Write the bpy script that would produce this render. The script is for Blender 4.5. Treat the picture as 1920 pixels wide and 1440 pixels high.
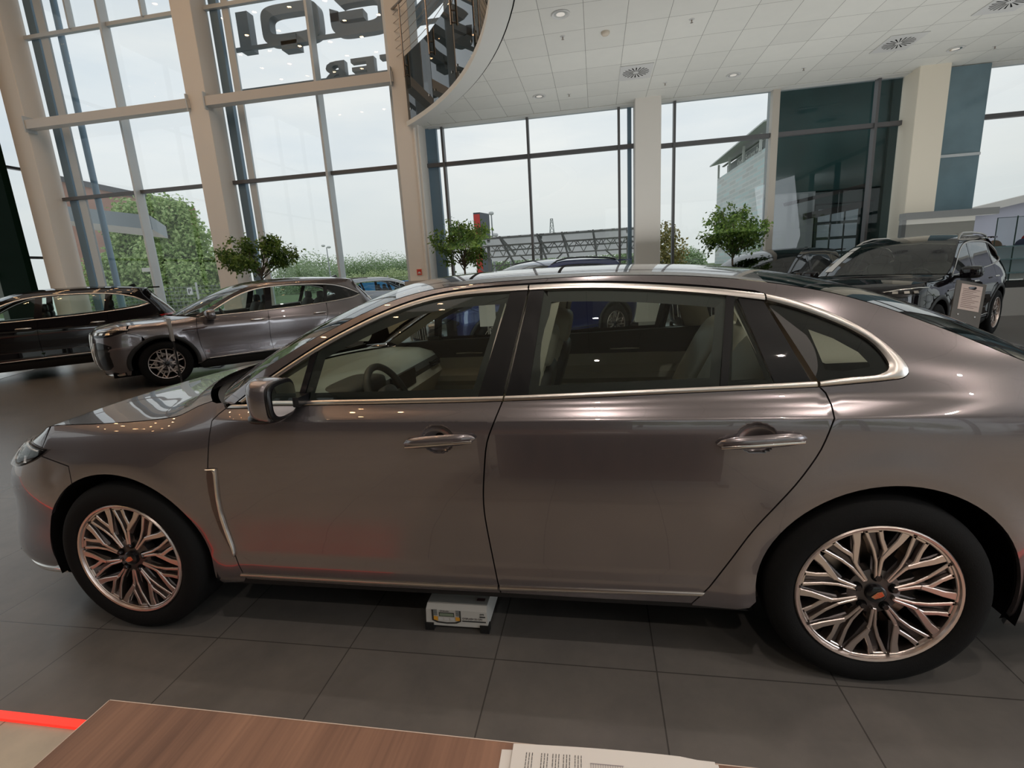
import bpy, bmesh, math, random
from math import sin, cos, pi, radians as RAD, sqrt, atan2, hypot
from mathutils import Vector as V, Matrix
from mathutils.geometry import delaunay_2d_cdt
for o in list(bpy.data.objects): bpy.data.objects.remove(o)
sc = bpy.context.scene; COL = sc.collection
# ---------------------------------------------------------------- camera
FPX = 932.07; YAW, PITCH, ROLL = -.1758, .2197, -.0578; CAM = V((2.0166, -1.6311, 1.4646))
cf = V((sin(YAW)*cos(PITCH), cos(YAW)*cos(PITCH), -sin(PITCH)))
cr_ = V((cos(YAW), -sin(YAW), 0)); cu_ = cr_.cross(cf)
CR = cos(ROLL)*cr_ + sin(ROLL)*cu_; CU = -sin(ROLL)*cr_ + cos(ROLL)*cu_
cd = bpy.data.cameras.new('camera'); cam = bpy.data.objects.new('camera', cd); COL.objects.link(cam)
cd.sensor_width = 36; cd.lens = 36*FPX/1920; cd.clip_start = .05; cd.clip_end = 2000
m = Matrix((CR, CU, -cf)).transposed().to_4x4(); m.translation = CAM; cam.matrix_world = m
sc.camera = cam
sc.view_settings.view_transform = 'Standard'; sc.view_settings.look = 'None'
sc.view_settings.gamma = 1; sc.view_settings.use_curve_mapping = False; sc.view_settings.exposure = 0.0
def ray(px, py): return (cf*FPX + CR*(px-960) - CU*(py-720)).normalized()
def atY(px, py, Y): d = ray(px, py); return CAM + d*((Y-CAM.y)/d.y)
def atZ(px, py, Z): d = ray(px, py); return CAM + d*((Z-CAM.z)/d.z)
# ---------------------------------------------------------------- world: overcast sky
w = bpy.data.worlds.new('sky'); sc.world = w; w.use_nodes = True; nt = w.node_tree; nt.nodes.clear()
N = nt.nodes.new; L = nt.links.new
out = N('ShaderNodeOutputWorld'); bg = N('ShaderNodeBackground'); tc = N('ShaderNodeTexCoord')
mp = N('ShaderNodeMapping'); mp.inputs['Scale'].default_value = (1.0, 1.0, 4.0)
no = N('ShaderNodeTexNoise'); no.inputs['Scale'].default_value = 1.6; no.inputs['Detail'].default_value = 6; no.inputs['Roughness'].default_value = .55
cl = N('ShaderNodeValToRGB'); cl.color_ramp.elements[0].position = .34; cl.color_ramp.elements[1].position = .68
cl.color_ramp.elements[0].color = (.64, .71, .78, 1); cl.color_ramp.elements[1].color = (.86, .87, .87, 1)
sp = N('ShaderNodeSeparateXYZ'); hz = N('ShaderNodeValToRGB')
hz.color_ramp.elements[0].position = 0; hz.color_ramp.elements[0].color = (1, 1, 1, 1); hz.color_ramp.elements[1].position = .22; hz.color_ramp.elements[1].color = (0, 0, 0, 1)
mx = N('ShaderNodeMixRGB'); mx.inputs['Color2'].default_value = (.68, .71, .70, 1)
L(tc.outputs['Generated'], mp.inputs[0]); L(mp.outputs[0], no.inputs['Vector']); L(no.outputs['Fac'], cl.inputs[0])
L(tc.outputs['Generated'], sp.inputs[0]); L(sp.outputs['Z'], hz.inputs[0]); L(hz.outputs[0], mx.inputs['Fac']); L(cl.outputs[0], mx.inputs['Color1'])
L(mx.outputs[0], bg.inputs['Color']); bg.inputs['Strength'].default_value = 1.08; L(bg.outputs[0], out.inputs[0])
# ---------------------------------------------------------------- area lights: the atrium ceiling's, and two added fills without fittings
def area(name, loc, size, power, col=(1, .93, .84), rot=(0, 0, 0), sy=None):
    l = bpy.data.lights.new(name, 'AREA'); l.energy = power; l.size = size; l.color = col
    if sy: l.shape = 'RECTANGLE'; l.size_y = sy
    o = bpy.data.objects.new(name, l); o.location = loc; o.rotation_euler = rot; COL.objects.link(o); return o
LIGHTS = [
 ('ceiling_light', (-5.5, 3.5, 11.6), 9, 160, (1, .95, .90), (0, 0, 0), 10),
 ('window_daylight', (12.0, -3.6, 2.3), 6.5, 260, (.86, .93, 1), (0, RAD(80), RAD(-14)), 3.6),  # added fill just inside the right-hand glazing, boosts the daylight there
 ('uplighter', (5.5, 8.8, 2.0), 13, 185, (1, .98, .95), (RAD(180), 0, 0), 5.5),  # added upward fill to brighten the mezzanine ceiling, no lamp stands here
]
for a in LIGHTS: area(*a[:4], col=a[4], rot=a[5], sy=a[6])
for x in (2.0, 4.7, 7.4, 10.1):          # the mezzanine's recessed lamps outside the frame
    for y in (3.9, 1.2, -1.6, -4.4):
        l = bpy.data.lights.new('recessed_lamp', 'SPOT'); l.energy = 80 if y > 0 else 125; l.shadow_soft_size = .035; l.spot_size = RAD(150); l.spot_blend = .8; l.color = (1, .88, .80)
        o = bpy.data.objects.new('recessed_lamp', l); o.location = (x, y, 5.34); COL.objects.link(o)
# ---------------------------------------------------------------- materials
MATS = {}
def mat(name, col, rough=.5, metal=0, coat=0, spec=.5, emit=0, bump=0, bscale=40, var=0, vscale=6, flake=0, coatr=.03):
    if name in MATS: return MATS[name]
    m = bpy.data.materials.new(name); m.use_nodes = True; nt = m.node_tree; b = nt.nodes['Principled BSDF']
    b.inputs['Base Color'].default_value = (*col, 1); b.inputs['Roughness'].default_value = rough; b.inputs['Metallic'].default_value = metal
    b.inputs['Coat Weight'].default_value = coat; b.inputs['Coat Roughness'].default_value = coatr; b.inputs['Specular IOR Level'].default_value = spec
    if emit: b.inputs['Emission Color'].default_value = (*col, 1); b.inputs['Emission Strength'].default_value = emit
    if var or bump or flake:
        tc = nt.nodes.new('ShaderNodeTexCoord')
    if var:
        n = nt.nodes.new('ShaderNodeTexNoise'); n.inputs['Scale'].default_value = vscale; n.inputs['Detail'].default_value = 5
        r = nt.nodes.new('ShaderNodeValToRGB'); r.color_ramp.elements[0].position = .3; r.color_ramp.elements[1].position = .7
        r.color_ramp.elements[0].color = (*[c*(1-var) for c in col], 1); r.color_ramp.elements[1].color = (*[min(1, c*(1+var)) for c in col], 1)
        nt.links.new(tc.outputs['Object'], n.inputs['Vector']); nt.links.new(n.outputs['Fac'], r.inputs[0]); nt.links.new(r.outputs[0], b.inputs['Base Color'])
    if bump:
        n = nt.nodes.new('ShaderNodeTexNoise'); n.inputs['Scale'].default_value = bscale; n.inputs['Detail'].default_value = 3
        bp = nt.nodes.new('ShaderNodeBump'); bp.inputs['Strength'].default_value = bump; bp.inputs['Distance'].default_value = .01
        nt.links.new(tc.outputs['Object'], n.inputs['Vector']); nt.links.new(n.outputs['Fac'], bp.inputs['Height']); nt.links.new(bp.outputs[0], b.inputs['Normal'])
    MATS[name] = m; return m
def glassm(name, tint=(1, 1, 1), rough=.0, ior=1.5, dark=0):
    """thin pane: clear (or tinted) transmission mixed with a fresnel reflection"""
    if name in MATS: return MATS[name]
    m = bpy.data.materials.new(name); m.use_nodes = True; nt = m.node_tree; nt.nodes.clear(); n = nt.nodes.new
    o = n('ShaderNodeOutputMaterial'); t = n('ShaderNodeBsdfTransparent'); t.inputs[0].default_value = (*tint, 1)
    g = n('ShaderNodeBsdfGlossy'); g.inputs['Roughness'].default_value = rough; g.inputs['Color'].default_value = (1, 1, 1, 1)
    f = n('ShaderNodeFresnel'); f.inputs['IOR'].default_value = ior; mx = n('ShaderNodeMixShader')
    nt.links.new(f.outputs[0], mx.inputs[0]); nt.links.new(t.outputs[0], mx.inputs[1]); nt.links.new(g.outputs[0], mx.inputs[2]); nt.links.new(mx.outputs[0], o.inputs[0])
    MATS[name] = m; return m
def paint(name, col, metal=.55, rough=.34, coat=1.0):
    if name in MATS: return MATS[name]
    m = mat(name, col, rough, metal, coat=coat, coatr=.015); nt = m.node_tree; b = nt.nodes['Principled BSDF']
    b.inputs['Coat IOR'].default_value = 1.55
    tc = nt.nodes.new('ShaderNodeTexCoord'); vo = nt.nodes.new('ShaderNodeTexVoronoi'); vo.inputs['Scale'].default_value = 1400
    r = nt.nodes.new('ShaderNodeValToRGB'); r.color_ramp.elements[0].color = (*[c*.86 for c in col], 1); r.color_ramp.elements[1].color = (*[c*1.16 for c in col], 1)
    nt.links.new(tc.outputs['Object'], vo.inputs['Vector']); nt.links.new(vo.outputs['Color'], r.inputs[0]); nt.links.new(r.outputs[0], b.inputs['Base Color'])
    return m
PAINT = paint('bronze_grey_paint', (.166, .147, .151), metal=.7, rough=.23)
PBLK = paint('black_paint', (.004, .0035, .005), metal=0, rough=.4); PBLK.node_tree.nodes['Principled BSDF'].inputs['Specular IOR Level'].default_value = 0
PBLU = paint('blue_paint', (.006, .016, .11), metal=.5, rough=.3)
PSIL = paint('silver_paint', (.36, .37, .40), metal=.5, rough=.35)
BLK = mat('black_plastic', (.008, .008, .008), .55)
GBLK = mat('gloss_black', (.006, .006, .007), .35, spec=.1, coat=.7, coatr=.02)
VOID = mat('dark_cavity', (.003, .003, .003), .9, spec=.1)
CHR = mat('chrome', (.72, .68, .63), .16, 1)
SAT = mat('satin_metal', (.60, .56, .52), .3, 1)
STEEL = mat('brushed_steel', (.35, .30, .26), .3, 1)
RUB = mat('tire_rubber', (.006, .006, .006), .8, spec=.15, bump=.12, bscale=220)
MACH = mat('machined_alloy', (.62, .54, .50), .3, 1)
DALL = mat('dark_alloy', (.10, .09, .09), .35, .9)
CREAM = mat('cream_leather', (.50, .46, .38), .5, bump=.01, bscale=300)
DKTRIM = mat('dark_interior_trim', (.035, .033, .03), .55)
TOPGR = mat('pale_dashboard', (.34, .38, .36), .45)
WGL = glassm('window_glass', (.93, .96, .95))
CGL = glassm('car_glass', (.80, .88, .84), ior=1.5)
CGLQ = glassm('car_glass_quarter', (.50, .54, .53), ior=1.5)
CGLD = glassm('car_glass_dark', (.22, .25, .24), ior=1.5)
LENS = glassm('lamp_lens', (.9, .93, .95))
REDL = mat('red_lamp', (.35, .01, .01), .15, coat=.8)
MIRR = mat('mirror', (.75, .8, .8), .01, 1)
WHITE = mat('white_painted', (.62, .63, .62), .5)
PAPER = mat('paper', (.56, .54, .51), .8)
INK = mat('ink', (.03, .03, .03), .8)
# ---------------------------------------------------------------- mesh helpers
class MB:
    def __init__(s): s.v = []; s.f = []; s.mi = []; s.cur = 0
    def add(s, vs, fs):
        b = len(s.v); s.v += [tuple(p) for p in vs]; s.f += [tuple(i+b for i in f) for f in fs]; s.mi += [s.cur]*len(fs); return s
    def box(s, a, b, bev=0):
        x0, y0, z0 = [min(a[i], b[i]) for i in range(3)]; x1, y1, z1 = [max(a[i], b[i]) for i in range(3)]
        if bev:
            return s.prism([(x0+bev, y0), (x1-bev, y0), (x1, y0+bev), (x1, y1-bev), (x1-bev, y1), (x0+bev, y1), (x0, y1-bev), (x0, y0+bev)], z0, z1)
        v = [(x0,y0,z0),(x1,y0,z0),(x1,y1,z0),(x0,y1,z0),(x0,y0,z1),(x1,y0,z1),(x1,y1,z1),(x0,y1,z1)]
        return s.add(v, [(3,2,1,0),(4,5,6,7),(0,1,5,4),(1,2,6,5),(2,3,7,6),(3,0,4,7)])
    def prism(s, poly, z0, z1, f=lambda x, y, z: (x, y, z)):
        n = len(poly); v = [f(x, y, z0) for x, y in poly]+[f(x, y, z1) for x, y in poly]
        return s.add(v, [tuple(range(n))[::-1], tuple(range(n, 2*n))]+[(i, (i+1) % n, n+(i+1) % n, n+i) for i in range(n)])
    def obox(s, c, ax, ay, az):
        """oriented box: centre and three half-axis vectors"""
        c, ax, ay, az = V(c), V(ax), V(ay), V(az)
        v = [c+i*ax+j*ay+k*az for k in (-1, 1) for j in (-1, 1) for i in (-1, 1)]
        return s.add(v, [(0,2,3,1),(4,5,7,6),(0,1,5,4),(2,6,7,3),(0,4,6,2),(1,3,7,5)])
    def bar(s, a, b, w, h=None):
        a, b = V(a), V(b); d = (b-a); l = d.length/2; d.normalize(); h = h or w
        u = d.cross(V((0, 0, 1))); u = u.normalized() if u.length > 1e-4 else V((1, 0, 0)); t = u.cross(d)
        return s.obox((a+b)/2, d*l, u*w/2, t*h/2)
    def tube(s, pts, r, n=8, cap=True):
        pts = [V(p) for p in pts]; rs = r if isinstance(r, (list, tuple)) else [r]*len(pts); b = len(s.v); m = len(pts)
        up = V((0, 0, 1)); vs = []; fs = []
        for i, p in enumerate(pts):
            d = (pts[min(i+1, m-1)]-pts[max(i-1, 0)]).normalized()
            u = d.cross(up); u = u.normalized() if u.length > 1e-3 else d.cross(V((0, 1, 0))).normalized(); t = u.cross(d)
            vs += [p+u*(rs[i]*cos(2*pi*k/n))+t*(rs[i]*sin(2*pi*k/n)) for k in range(n)]
        fs = [(i*n+k, i*n+(k+1) % n, (i+1)*n+(k+1) % n, (i+1)*n+k) for i in range(m-1) for k in range(n)]
        if cap: fs += [tuple(range(n))[::-1], tuple(range((m-1)*n, m*n))]
        return s.add(vs, fs)
    def lathe(s, prof, n=32, f=lambda r, a, h: (r*cos(a), r*sin(a), h), close=False):
        vs = [f(r, 2*pi*k/n, h) for r, h in prof for k in range(n)]; m = len(prof)
        fs = [(i*n+k, i*n+(k+1) % n, (i+1)*n+(k+1) % n, (i+1)*n+k) for i in range(m-1) for k in range(n)]
        return s.add(vs, fs)
    def grid(s, rows, closed=False):
        m = len(rows); n = len(rows[0]); vs = [p for r in rows for p in r]
        fs = [(i*n+j, i*n+(j+1) % n, (i+1)*n+(j+1) % n, (i+1)*n+j) for i in range(m-1) for j in range(n if closed else n-1)]
        return s.add(vs, fs)
def obj(name, mb, mats, parent=None, smooth=None, kind=None, recalc=True, normals=None):
    me = bpy.data.meshes.new(name); me.from_pydata(mb.v, [], mb.f); me.update()
    for q in (mats if isinstance(mats, (list, tuple)) else [mats]): me.materials.append(q)
    if any(mb.mi): me.polygons.foreach_set('material_index', mb.mi)
    if recalc:
        bm = bmesh.new(); bm.from_mesh(me); bmesh.ops.recalc_face_normals(bm, faces=bm.faces); bm.to_mesh(me); bm.free()
    if smooth is not None:
        me.polygons.foreach_set('use_smooth', [True]*len(me.polygons))
        if smooth < 180: me.set_sharp_from_angle(angle=RAD(smooth))
    if normals is not None:
        me.polygons.foreach_set('use_smooth', [True]*len(me.polygons)); me.normals_split_custom_set_from_vertices(normals)
    o = bpy.data.objects.new(name, me); COL.objects.link(o)
    if parent: o.parent = parent
    if kind: o['kind'] = kind
    return o
def tag(o, label, cat, group=None, kind=None):
    o['label'] = label; o['category'] = cat
    if group: o['group'] = group
    if kind: o['kind'] = kind
    return o
def thing(name, label, cat, loc=(0, 0, 0), rz=0, group=None):
    o = bpy.data.objects.new(name, None); COL.objects.link(o); o.location = loc; o.rotation_euler = (0, 0, rz); o.empty_display_size = .1
    return tag(o, label, cat, group)
def struct(name, mb, m, **k): o = obj(name, mb, m, **k); o['kind'] = 'structure'; return o
def text(name, s, size, m, parent, matrix, extrude=.002, offset=0, align='LEFT', spacing=1, stretch=1):
    c = bpy.data.curves.new(name, 'FONT'); c.body = s; c.size = size; c.extrude = extrude; c.offset = offset; c.align_x = align; c.space_character = spacing; c.resolution_u = 3
    t = bpy.data.objects.new(name, c); COL.objects.link(t); bpy.context.view_layer.update()
    me = bpy.data.meshes.new_from_object(t.evaluated_get(bpy.context.evaluated_depsgraph_get())); bpy.data.objects.remove(t)
    if stretch != 1:
        for v in me.vertices: v.co.x *= stretch
    me.materials.clear(); me.materials.append(m); o = bpy.data.objects.new(name, me); COL.objects.link(o); o.parent = parent; o.matrix_local = matrix; return o
def frame(o, x, y, z=None):
    x = V(x).normalized(); y = V(y).normalized(); z = x.cross(y); m = Matrix((x, y, z)).transposed().to_4x4(); m.translation = V(o); return m
def kids(o): return [c for c in bpy.data.objects if c.parent == o]
def copy_tree(o, parent=None, swap=None, skip=()):
    c = o.copy(); COL.objects.link(c); c.parent = parent
    if swap and o.type == 'MESH':
        for i, sl in enumerate(c.material_slots):
            if sl.material in swap: sl.link = 'OBJECT'; sl.material = swap[o.data.materials[i]]
    for ch in KIDS.get(o.name, ()):
        if ch.name.split('.')[0] in skip: continue
        copy_tree(ch, c, swap, skip)
    return c
KIDS = {}
def index_kids():
    KIDS.clear()
    for o in bpy.data.objects:
        if o.parent: KIDS.setdefault(o.parent.name, []).append(o)
# ---------------------------------------------------------------- car body toolkit
def ss(a, b, x): t = min(1, max(0, (x-a)/(b-a))); return t*t*(3-2*t)
def pw(x, P):
    n = len(P)
    if x <= P[0][0]: return P[0][1]+(P[1][1]-P[0][1])/(P[1][0]-P[0][0])*(x-P[0][0])
    if x >= P[-1][0]: return P[-1][1]+(P[-1][1]-P[-2][1])/(P[-1][0]-P[-2][0])*(x-P[-1][0])
    for i in range(n-1):
        if x <= P[i+1][0]: break
    x0, y0 = P[i]; x1, y1 = P[i+1]; h = x1-x0; d = (y1-y0)/h
    dl = (y0-P[i-1][1])/(x0-P[i-1][0]) if i > 0 else d
    dr = (P[i+2][1]-y1)/(P[i+2][0]-x1) if i+2 < n else d
    m0 = 0 if dl*d <= 0 else 2*dl*d/(dl+d); m1 = 0 if dr*d <= 0 else 2*dr*d/(dr+d); t = (x-x0)/h
    return (2*t**3-3*t*t+1)*y0+(t**3-2*t*t+t)*h*m0+(-2*t**3+3*t*t)*y1+(t**3-t*t)*h*m1
def bez(t, a, b, c, d): s = 1-t; return s*s*s*a+3*s*s*t*b+3*s*t*t*c+t*t*t*d
def smooth(P, sp=.03):
    """catmull-rom through P, resampled about every sp"""
    if len(P) < 3: return list(P)
    o = []; n = len(P)
    for i in range(n-1):
        p0 = P[max(i-1, 0)]; p1 = P[i]; p2 = P[i+1]; p3 = P[min(i+2, n-1)]
        if i == 0: p0 = (2*p1[0]-p2[0], 2*p1[1]-p2[1])
        if i == n-2: p3 = (2*p2[0]-p1[0], 2*p2[1]-p1[1])
        d0 = max(hypot(p1[0]-p0[0], p1[1]-p0[1]), 1e-4)**.5; d1 = max(hypot(p2[0]-p1[0], p2[1]-p1[1]), 1e-4)**.5; d2 = max(hypot(p3[0]-p2[0], p3[1]-p2[1]), 1e-4)**.5
        k = max(1, int(hypot(p2[0]-p1[0], p2[1]-p1[1])/sp))
        m1 = [((p1[a]-p0[a])/d0-(p2[a]-p0[a])/(d0+d1)+(p2[a]-p1[a])/d1)*d1 for a in (0, 1)]
        m2 = [((p2[a]-p1[a])/d1-(p3[a]-p1[a])/(d1+d2)+(p3[a]-p2[a])/d2)*d1 for a in (0, 1)]
        for j in range(k):
            t = j/k; o.append(tuple((2*t**3-3*t*t+1)*p1[a]+(t**3-2*t*t+t)*m1[a]+(-2*t**3+3*t*t)*p2[a]+(t**3-t*t)*m2[a] for a in (0, 1)))
    o.append(tuple(P[-1])); return o
def dedupe(P, e=.002):
    o = [P[0]]
    for p in P[1:]:
        if hypot(p[0]-o[-1][0], p[1]-o[-1][1]) > e: o.append(p)
    if hypot(o[0][0]-o[-1][0], o[0][1]-o[-1][1]) < e: o.pop()
    return o
def area2(P): return sum(P[i][0]*P[(i+1) % len(P)][1]-P[(i+1) % len(P)][0]*P[i][1] for i in range(len(P)))/2
def inset(P, d):
    n = len(P); s = 1 if area2(P) > 0 else -1; o = []
    for i in range(n):
        a, b, c = P[i-1], P[i], P[(i+1) % n]
        l1 = hypot(b[0]-a[0], b[1]-a[1]) or 1; l2 = hypot(c[0]-b[0], c[1]-b[1]) or 1
        n1 = (-(b[1]-a[1])/l1*s, (b[0]-a[0])/l1*s); n2 = (-(c[1]-b[1])/l2*s, (c[0]-b[0])/l2*s)
        k = 1+n1[0]*n2[0]+n1[1]*n2[1]; k = max(k, .5)
        o.append((b[0]+(n1[0]+n2[0])/k*d, b[1]+(n1[1]+n2[1])/k*d))
    return o
def inside(p, P):
    x, y = p; c = False; j = len(P)-1
    for i in range(len(P)):
        if (P[i][1] > y) != (P[j][1] > y) and x < (P[j][0]-P[i][0])*(y-P[i][1])/(P[j][1]-P[i][1])+P[i][0]: c = not c
        j = i
    return c
def near(p, P, d):
    d2 = d*d; n = len(P)
    for i in range(n):
        a = P[i]; b = P[(i+1) % n]; ex, ey = b[0]-a[0], b[1]-a[1]; l = ex*ex+ey*ey or 1e-9
        t = min(1, max(0, ((p[0]-a[0])*ex+(p[1]-a[1])*ey)/l)); q = (a[0]+ex*t-p[0], a[1]+ey*t-p[1])
        if q[0]*q[0]+q[1]*q[1] < d2: return True
    return False
def resamp(P, n):
    L_ = [0]
    for i in range(len(P)-1): L_.append(L_[-1]+hypot(P[i+1][0]-P[i][0], P[i+1][1]-P[i][1]))
    o = []; j = 0
    for k in range(n):
        t = L_[-1]*k/(n-1)
        while j < len(P)-2 and L_[j+1] < t: j += 1
        f = (t-L_[j])/max(L_[j+1]-L_[j], 1e-9); o.append(tuple(P[j][a]+(P[j+1][a]-P[j][a])*f for a in range(len(P[0]))))
    return o
def cut(P, a, b):
    """piece of a polyline (x increasing) between x=a and x=b"""
    o = []
    for i in range(len(P)-1):
        (x0, z0), (x1, z1) = P[i], P[i+1]
        if x1 <= a or x0 >= b: continue
        if x0 < a: o.append((a, z0+(z1-z0)*(a-x0)/(x1-x0)))
        elif not o: o.append((x0, z0))
        o.append((b, z0+(z1-z0)*(b-x0)/(x1-x0)) if x1 > b else (x1, z1))
    return o
def arc(cx, cz, r, a0, a1, n=24): return [(cx+r*cos(RAD(a0+(a1-a0)*i/n)), cz+r*sin(RAD(a0+(a1-a0)*i/n))) for i in range(n+1)]
class Body:
    def __init__(s, **k): s.__dict__.update(k); s.cache = {}
    def hw(s, x, z):
        f = 1-ss(*s.fb, x); q = ss(*s.qb, x); g = (1-f)*(1-q); ins = 0
        if g: ins += pw(z, s.SEC)*g
        if f: ins += pw(z, s.FND)*f
        if q: ins += pw(z, s.QTR)*q
        for cx in (0, s.wb):
            r = hypot(x-cx, z-s.hub)
            if z > .15 and abs(r-s.flare_r) < .3: ins -= s.flare*math.exp(-((r-s.flare_r)/.07)**2)
        for (cx, cz, rx, rz, dp) in s.dents:
            e = ((x-cx)/rx)**2+((z-cz)/rz)**2
            if e < 1: ins += dp*(1-e)**.8 if e < .999 else 0
        return s.WM-ins-pw(x, s.PLAN)
    def S(s, u, z, side=-1):
        if u < s.U0:
            t = min(1, (s.U0-u)); b = s.hw(s.U0, z); xn = pw(z, s.NOSE); l = s.U0-xn; k = pw(z, s.NK)
            x = bez(t, s.U0, s.U0-k*l, xn, xn); w = bez(t, b, b, (k+.12)*b, 0)
        elif u > s.U1:
            t = min(1, (u-s.U1)); b = s.hw(s.U1, z); xn = pw(z, s.TAIL); l = xn-s.U1
            x = bez(t, s.U1, s.U1+.7*l, xn, xn); w = bez(t, b, b-.02, .78*b, 0)
        else: x = u; w = s.hw(u, z)
        return V((x, side*w, z))
    def P(s, u, z, side=-1, off=0):
        e = .002; n = (s.S(u+e, z, side)-s.S(u-e, z, side)).cross(s.S(u, z+e, side)-s.S(u, z-e, side)).normalized()*(-side)
        return s.S(u, z, side)+n*off, n
    def region(s, name, poly, m, parent, side=-1, off=0, sp=.05, rows=(), extra=(), rim=.012, smoothed=True, label=None):
        poly = dedupe(poly)
        if area2(poly) < 0: poly = poly[::-1]
        n = len(poly); pts = [V(p) for p in poly]
        x0 = min(p[0] for p in poly); x1 = max(p[0] for p in poly); z0 = min(p[1] for p in poly); z1 = max(p[1] for p in poly)
        cand = []; nx = int((x1-x0)/sp)+2; nz = int((z1-z0)/sp)+2
        for i in range(nx):
            for j in range(nz): cand.append((x0+sp*(i+.5*(j % 2)+.23), z0+sp*(j+.37)*.9))
        cand = [c for c in cand if all(abs(c[1]-r) > sp*.3 for r in rows)]
        for r in rows: cand += [(x0+sp*.7*i, r) for i in range(int((x1-x0)/sp/.7)+1)]
        cand = [(c, sp*.3) for c in cand]+[((x, z), .004) for (x, z) in extra]
        for c, d in cand:
            if inside(c, poly) and not near(c, poly, min(d, sp*.3)): pts.append(V(c))
        r = delaunay_2d_cdt(pts, [], [list(range(n))], 1, 1e-5)
        vs, fs = r[0], r[2]; mb = MB(); ns = []
        for p in vs: q, nn = s.P(p[0], p[1], side, off); mb.v.append(tuple(q)); ns.append(nn)
        mb.f = [tuple(f) if side < 0 else tuple(f[::-1]) for f in fs]
        if rim:
            b = len(mb.v); bb = inset(poly, -rim*.35) if rim < 0 else poly
            top = [s.P(p[0], p[1], side, off) for p in poly]
            mb.v += [tuple(q) for q, nn in top]+[tuple(q-nn*abs(rim)) for q, nn in top]; ns += [V((0, 0, 0))]*(2*n)
            for i in range(n):
                f = (b+i, b+n+i, b+n+(i+1) % n, b+(i+1) % n); mb.f.append(f if side < 0 else f[::-1])
        mb.mi = [0]*len(mb.f)
        o = obj(name, mb, m, parent, recalc=False, normals=ns)
        if label: o['label'] = label
        return o
    def band(s, name, A, B, m, parent, side=-1, h=.006, n=None, off=0, prof=5):
        n = n or max(2, int(sum(hypot(A[i+1][0]-A[i][0], A[i+1][1]-A[i][1]) for i in range(len(A)-1))/.03)+2)
        A = resamp(A, n); B = resamp(B, n); rows = []
        for a, b in zip(A, B):
            row = [s.P(a[0], a[1], side, off-.012)[0]]
            for j in range(prof):
                t = j/(prof-1); row.append(s.P(a[0]+(b[0]-a[0])*t, a[1]+(b[1]-a[1])*t, side, off+h*(.35+.65*sin(pi*t)))[0])
            row.append(s.P(b[0], b[1], side, off-.012)[0]); rows.append(row)
        mb = MB(); mb.grid(rows); return obj(name, mb, m, parent, smooth=50)
    def loft(s, name, rail, m, parent, bx=lambda x: 0, bz=lambda x: 0, nv=24, off=0, p=2.4, v0=-1, v1=1, thick=0, inner=0, drop=0):
        rows = []
        for (u, z) in rail:
            q = s.S(u, z, -1); r = []
            for j in range(nv+1):
                v = v0+(v1-v0)*j/nv; k = 1-abs(v)**p; r.append(V((q.x-bx(u)*k, -q.y*v*(1-inner), z+bz(u)*k+off-drop)))
            rows.append(r)
        mb = MB(); mb.grid(rows); return obj(name, mb, m, parent, smooth=60)
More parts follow.
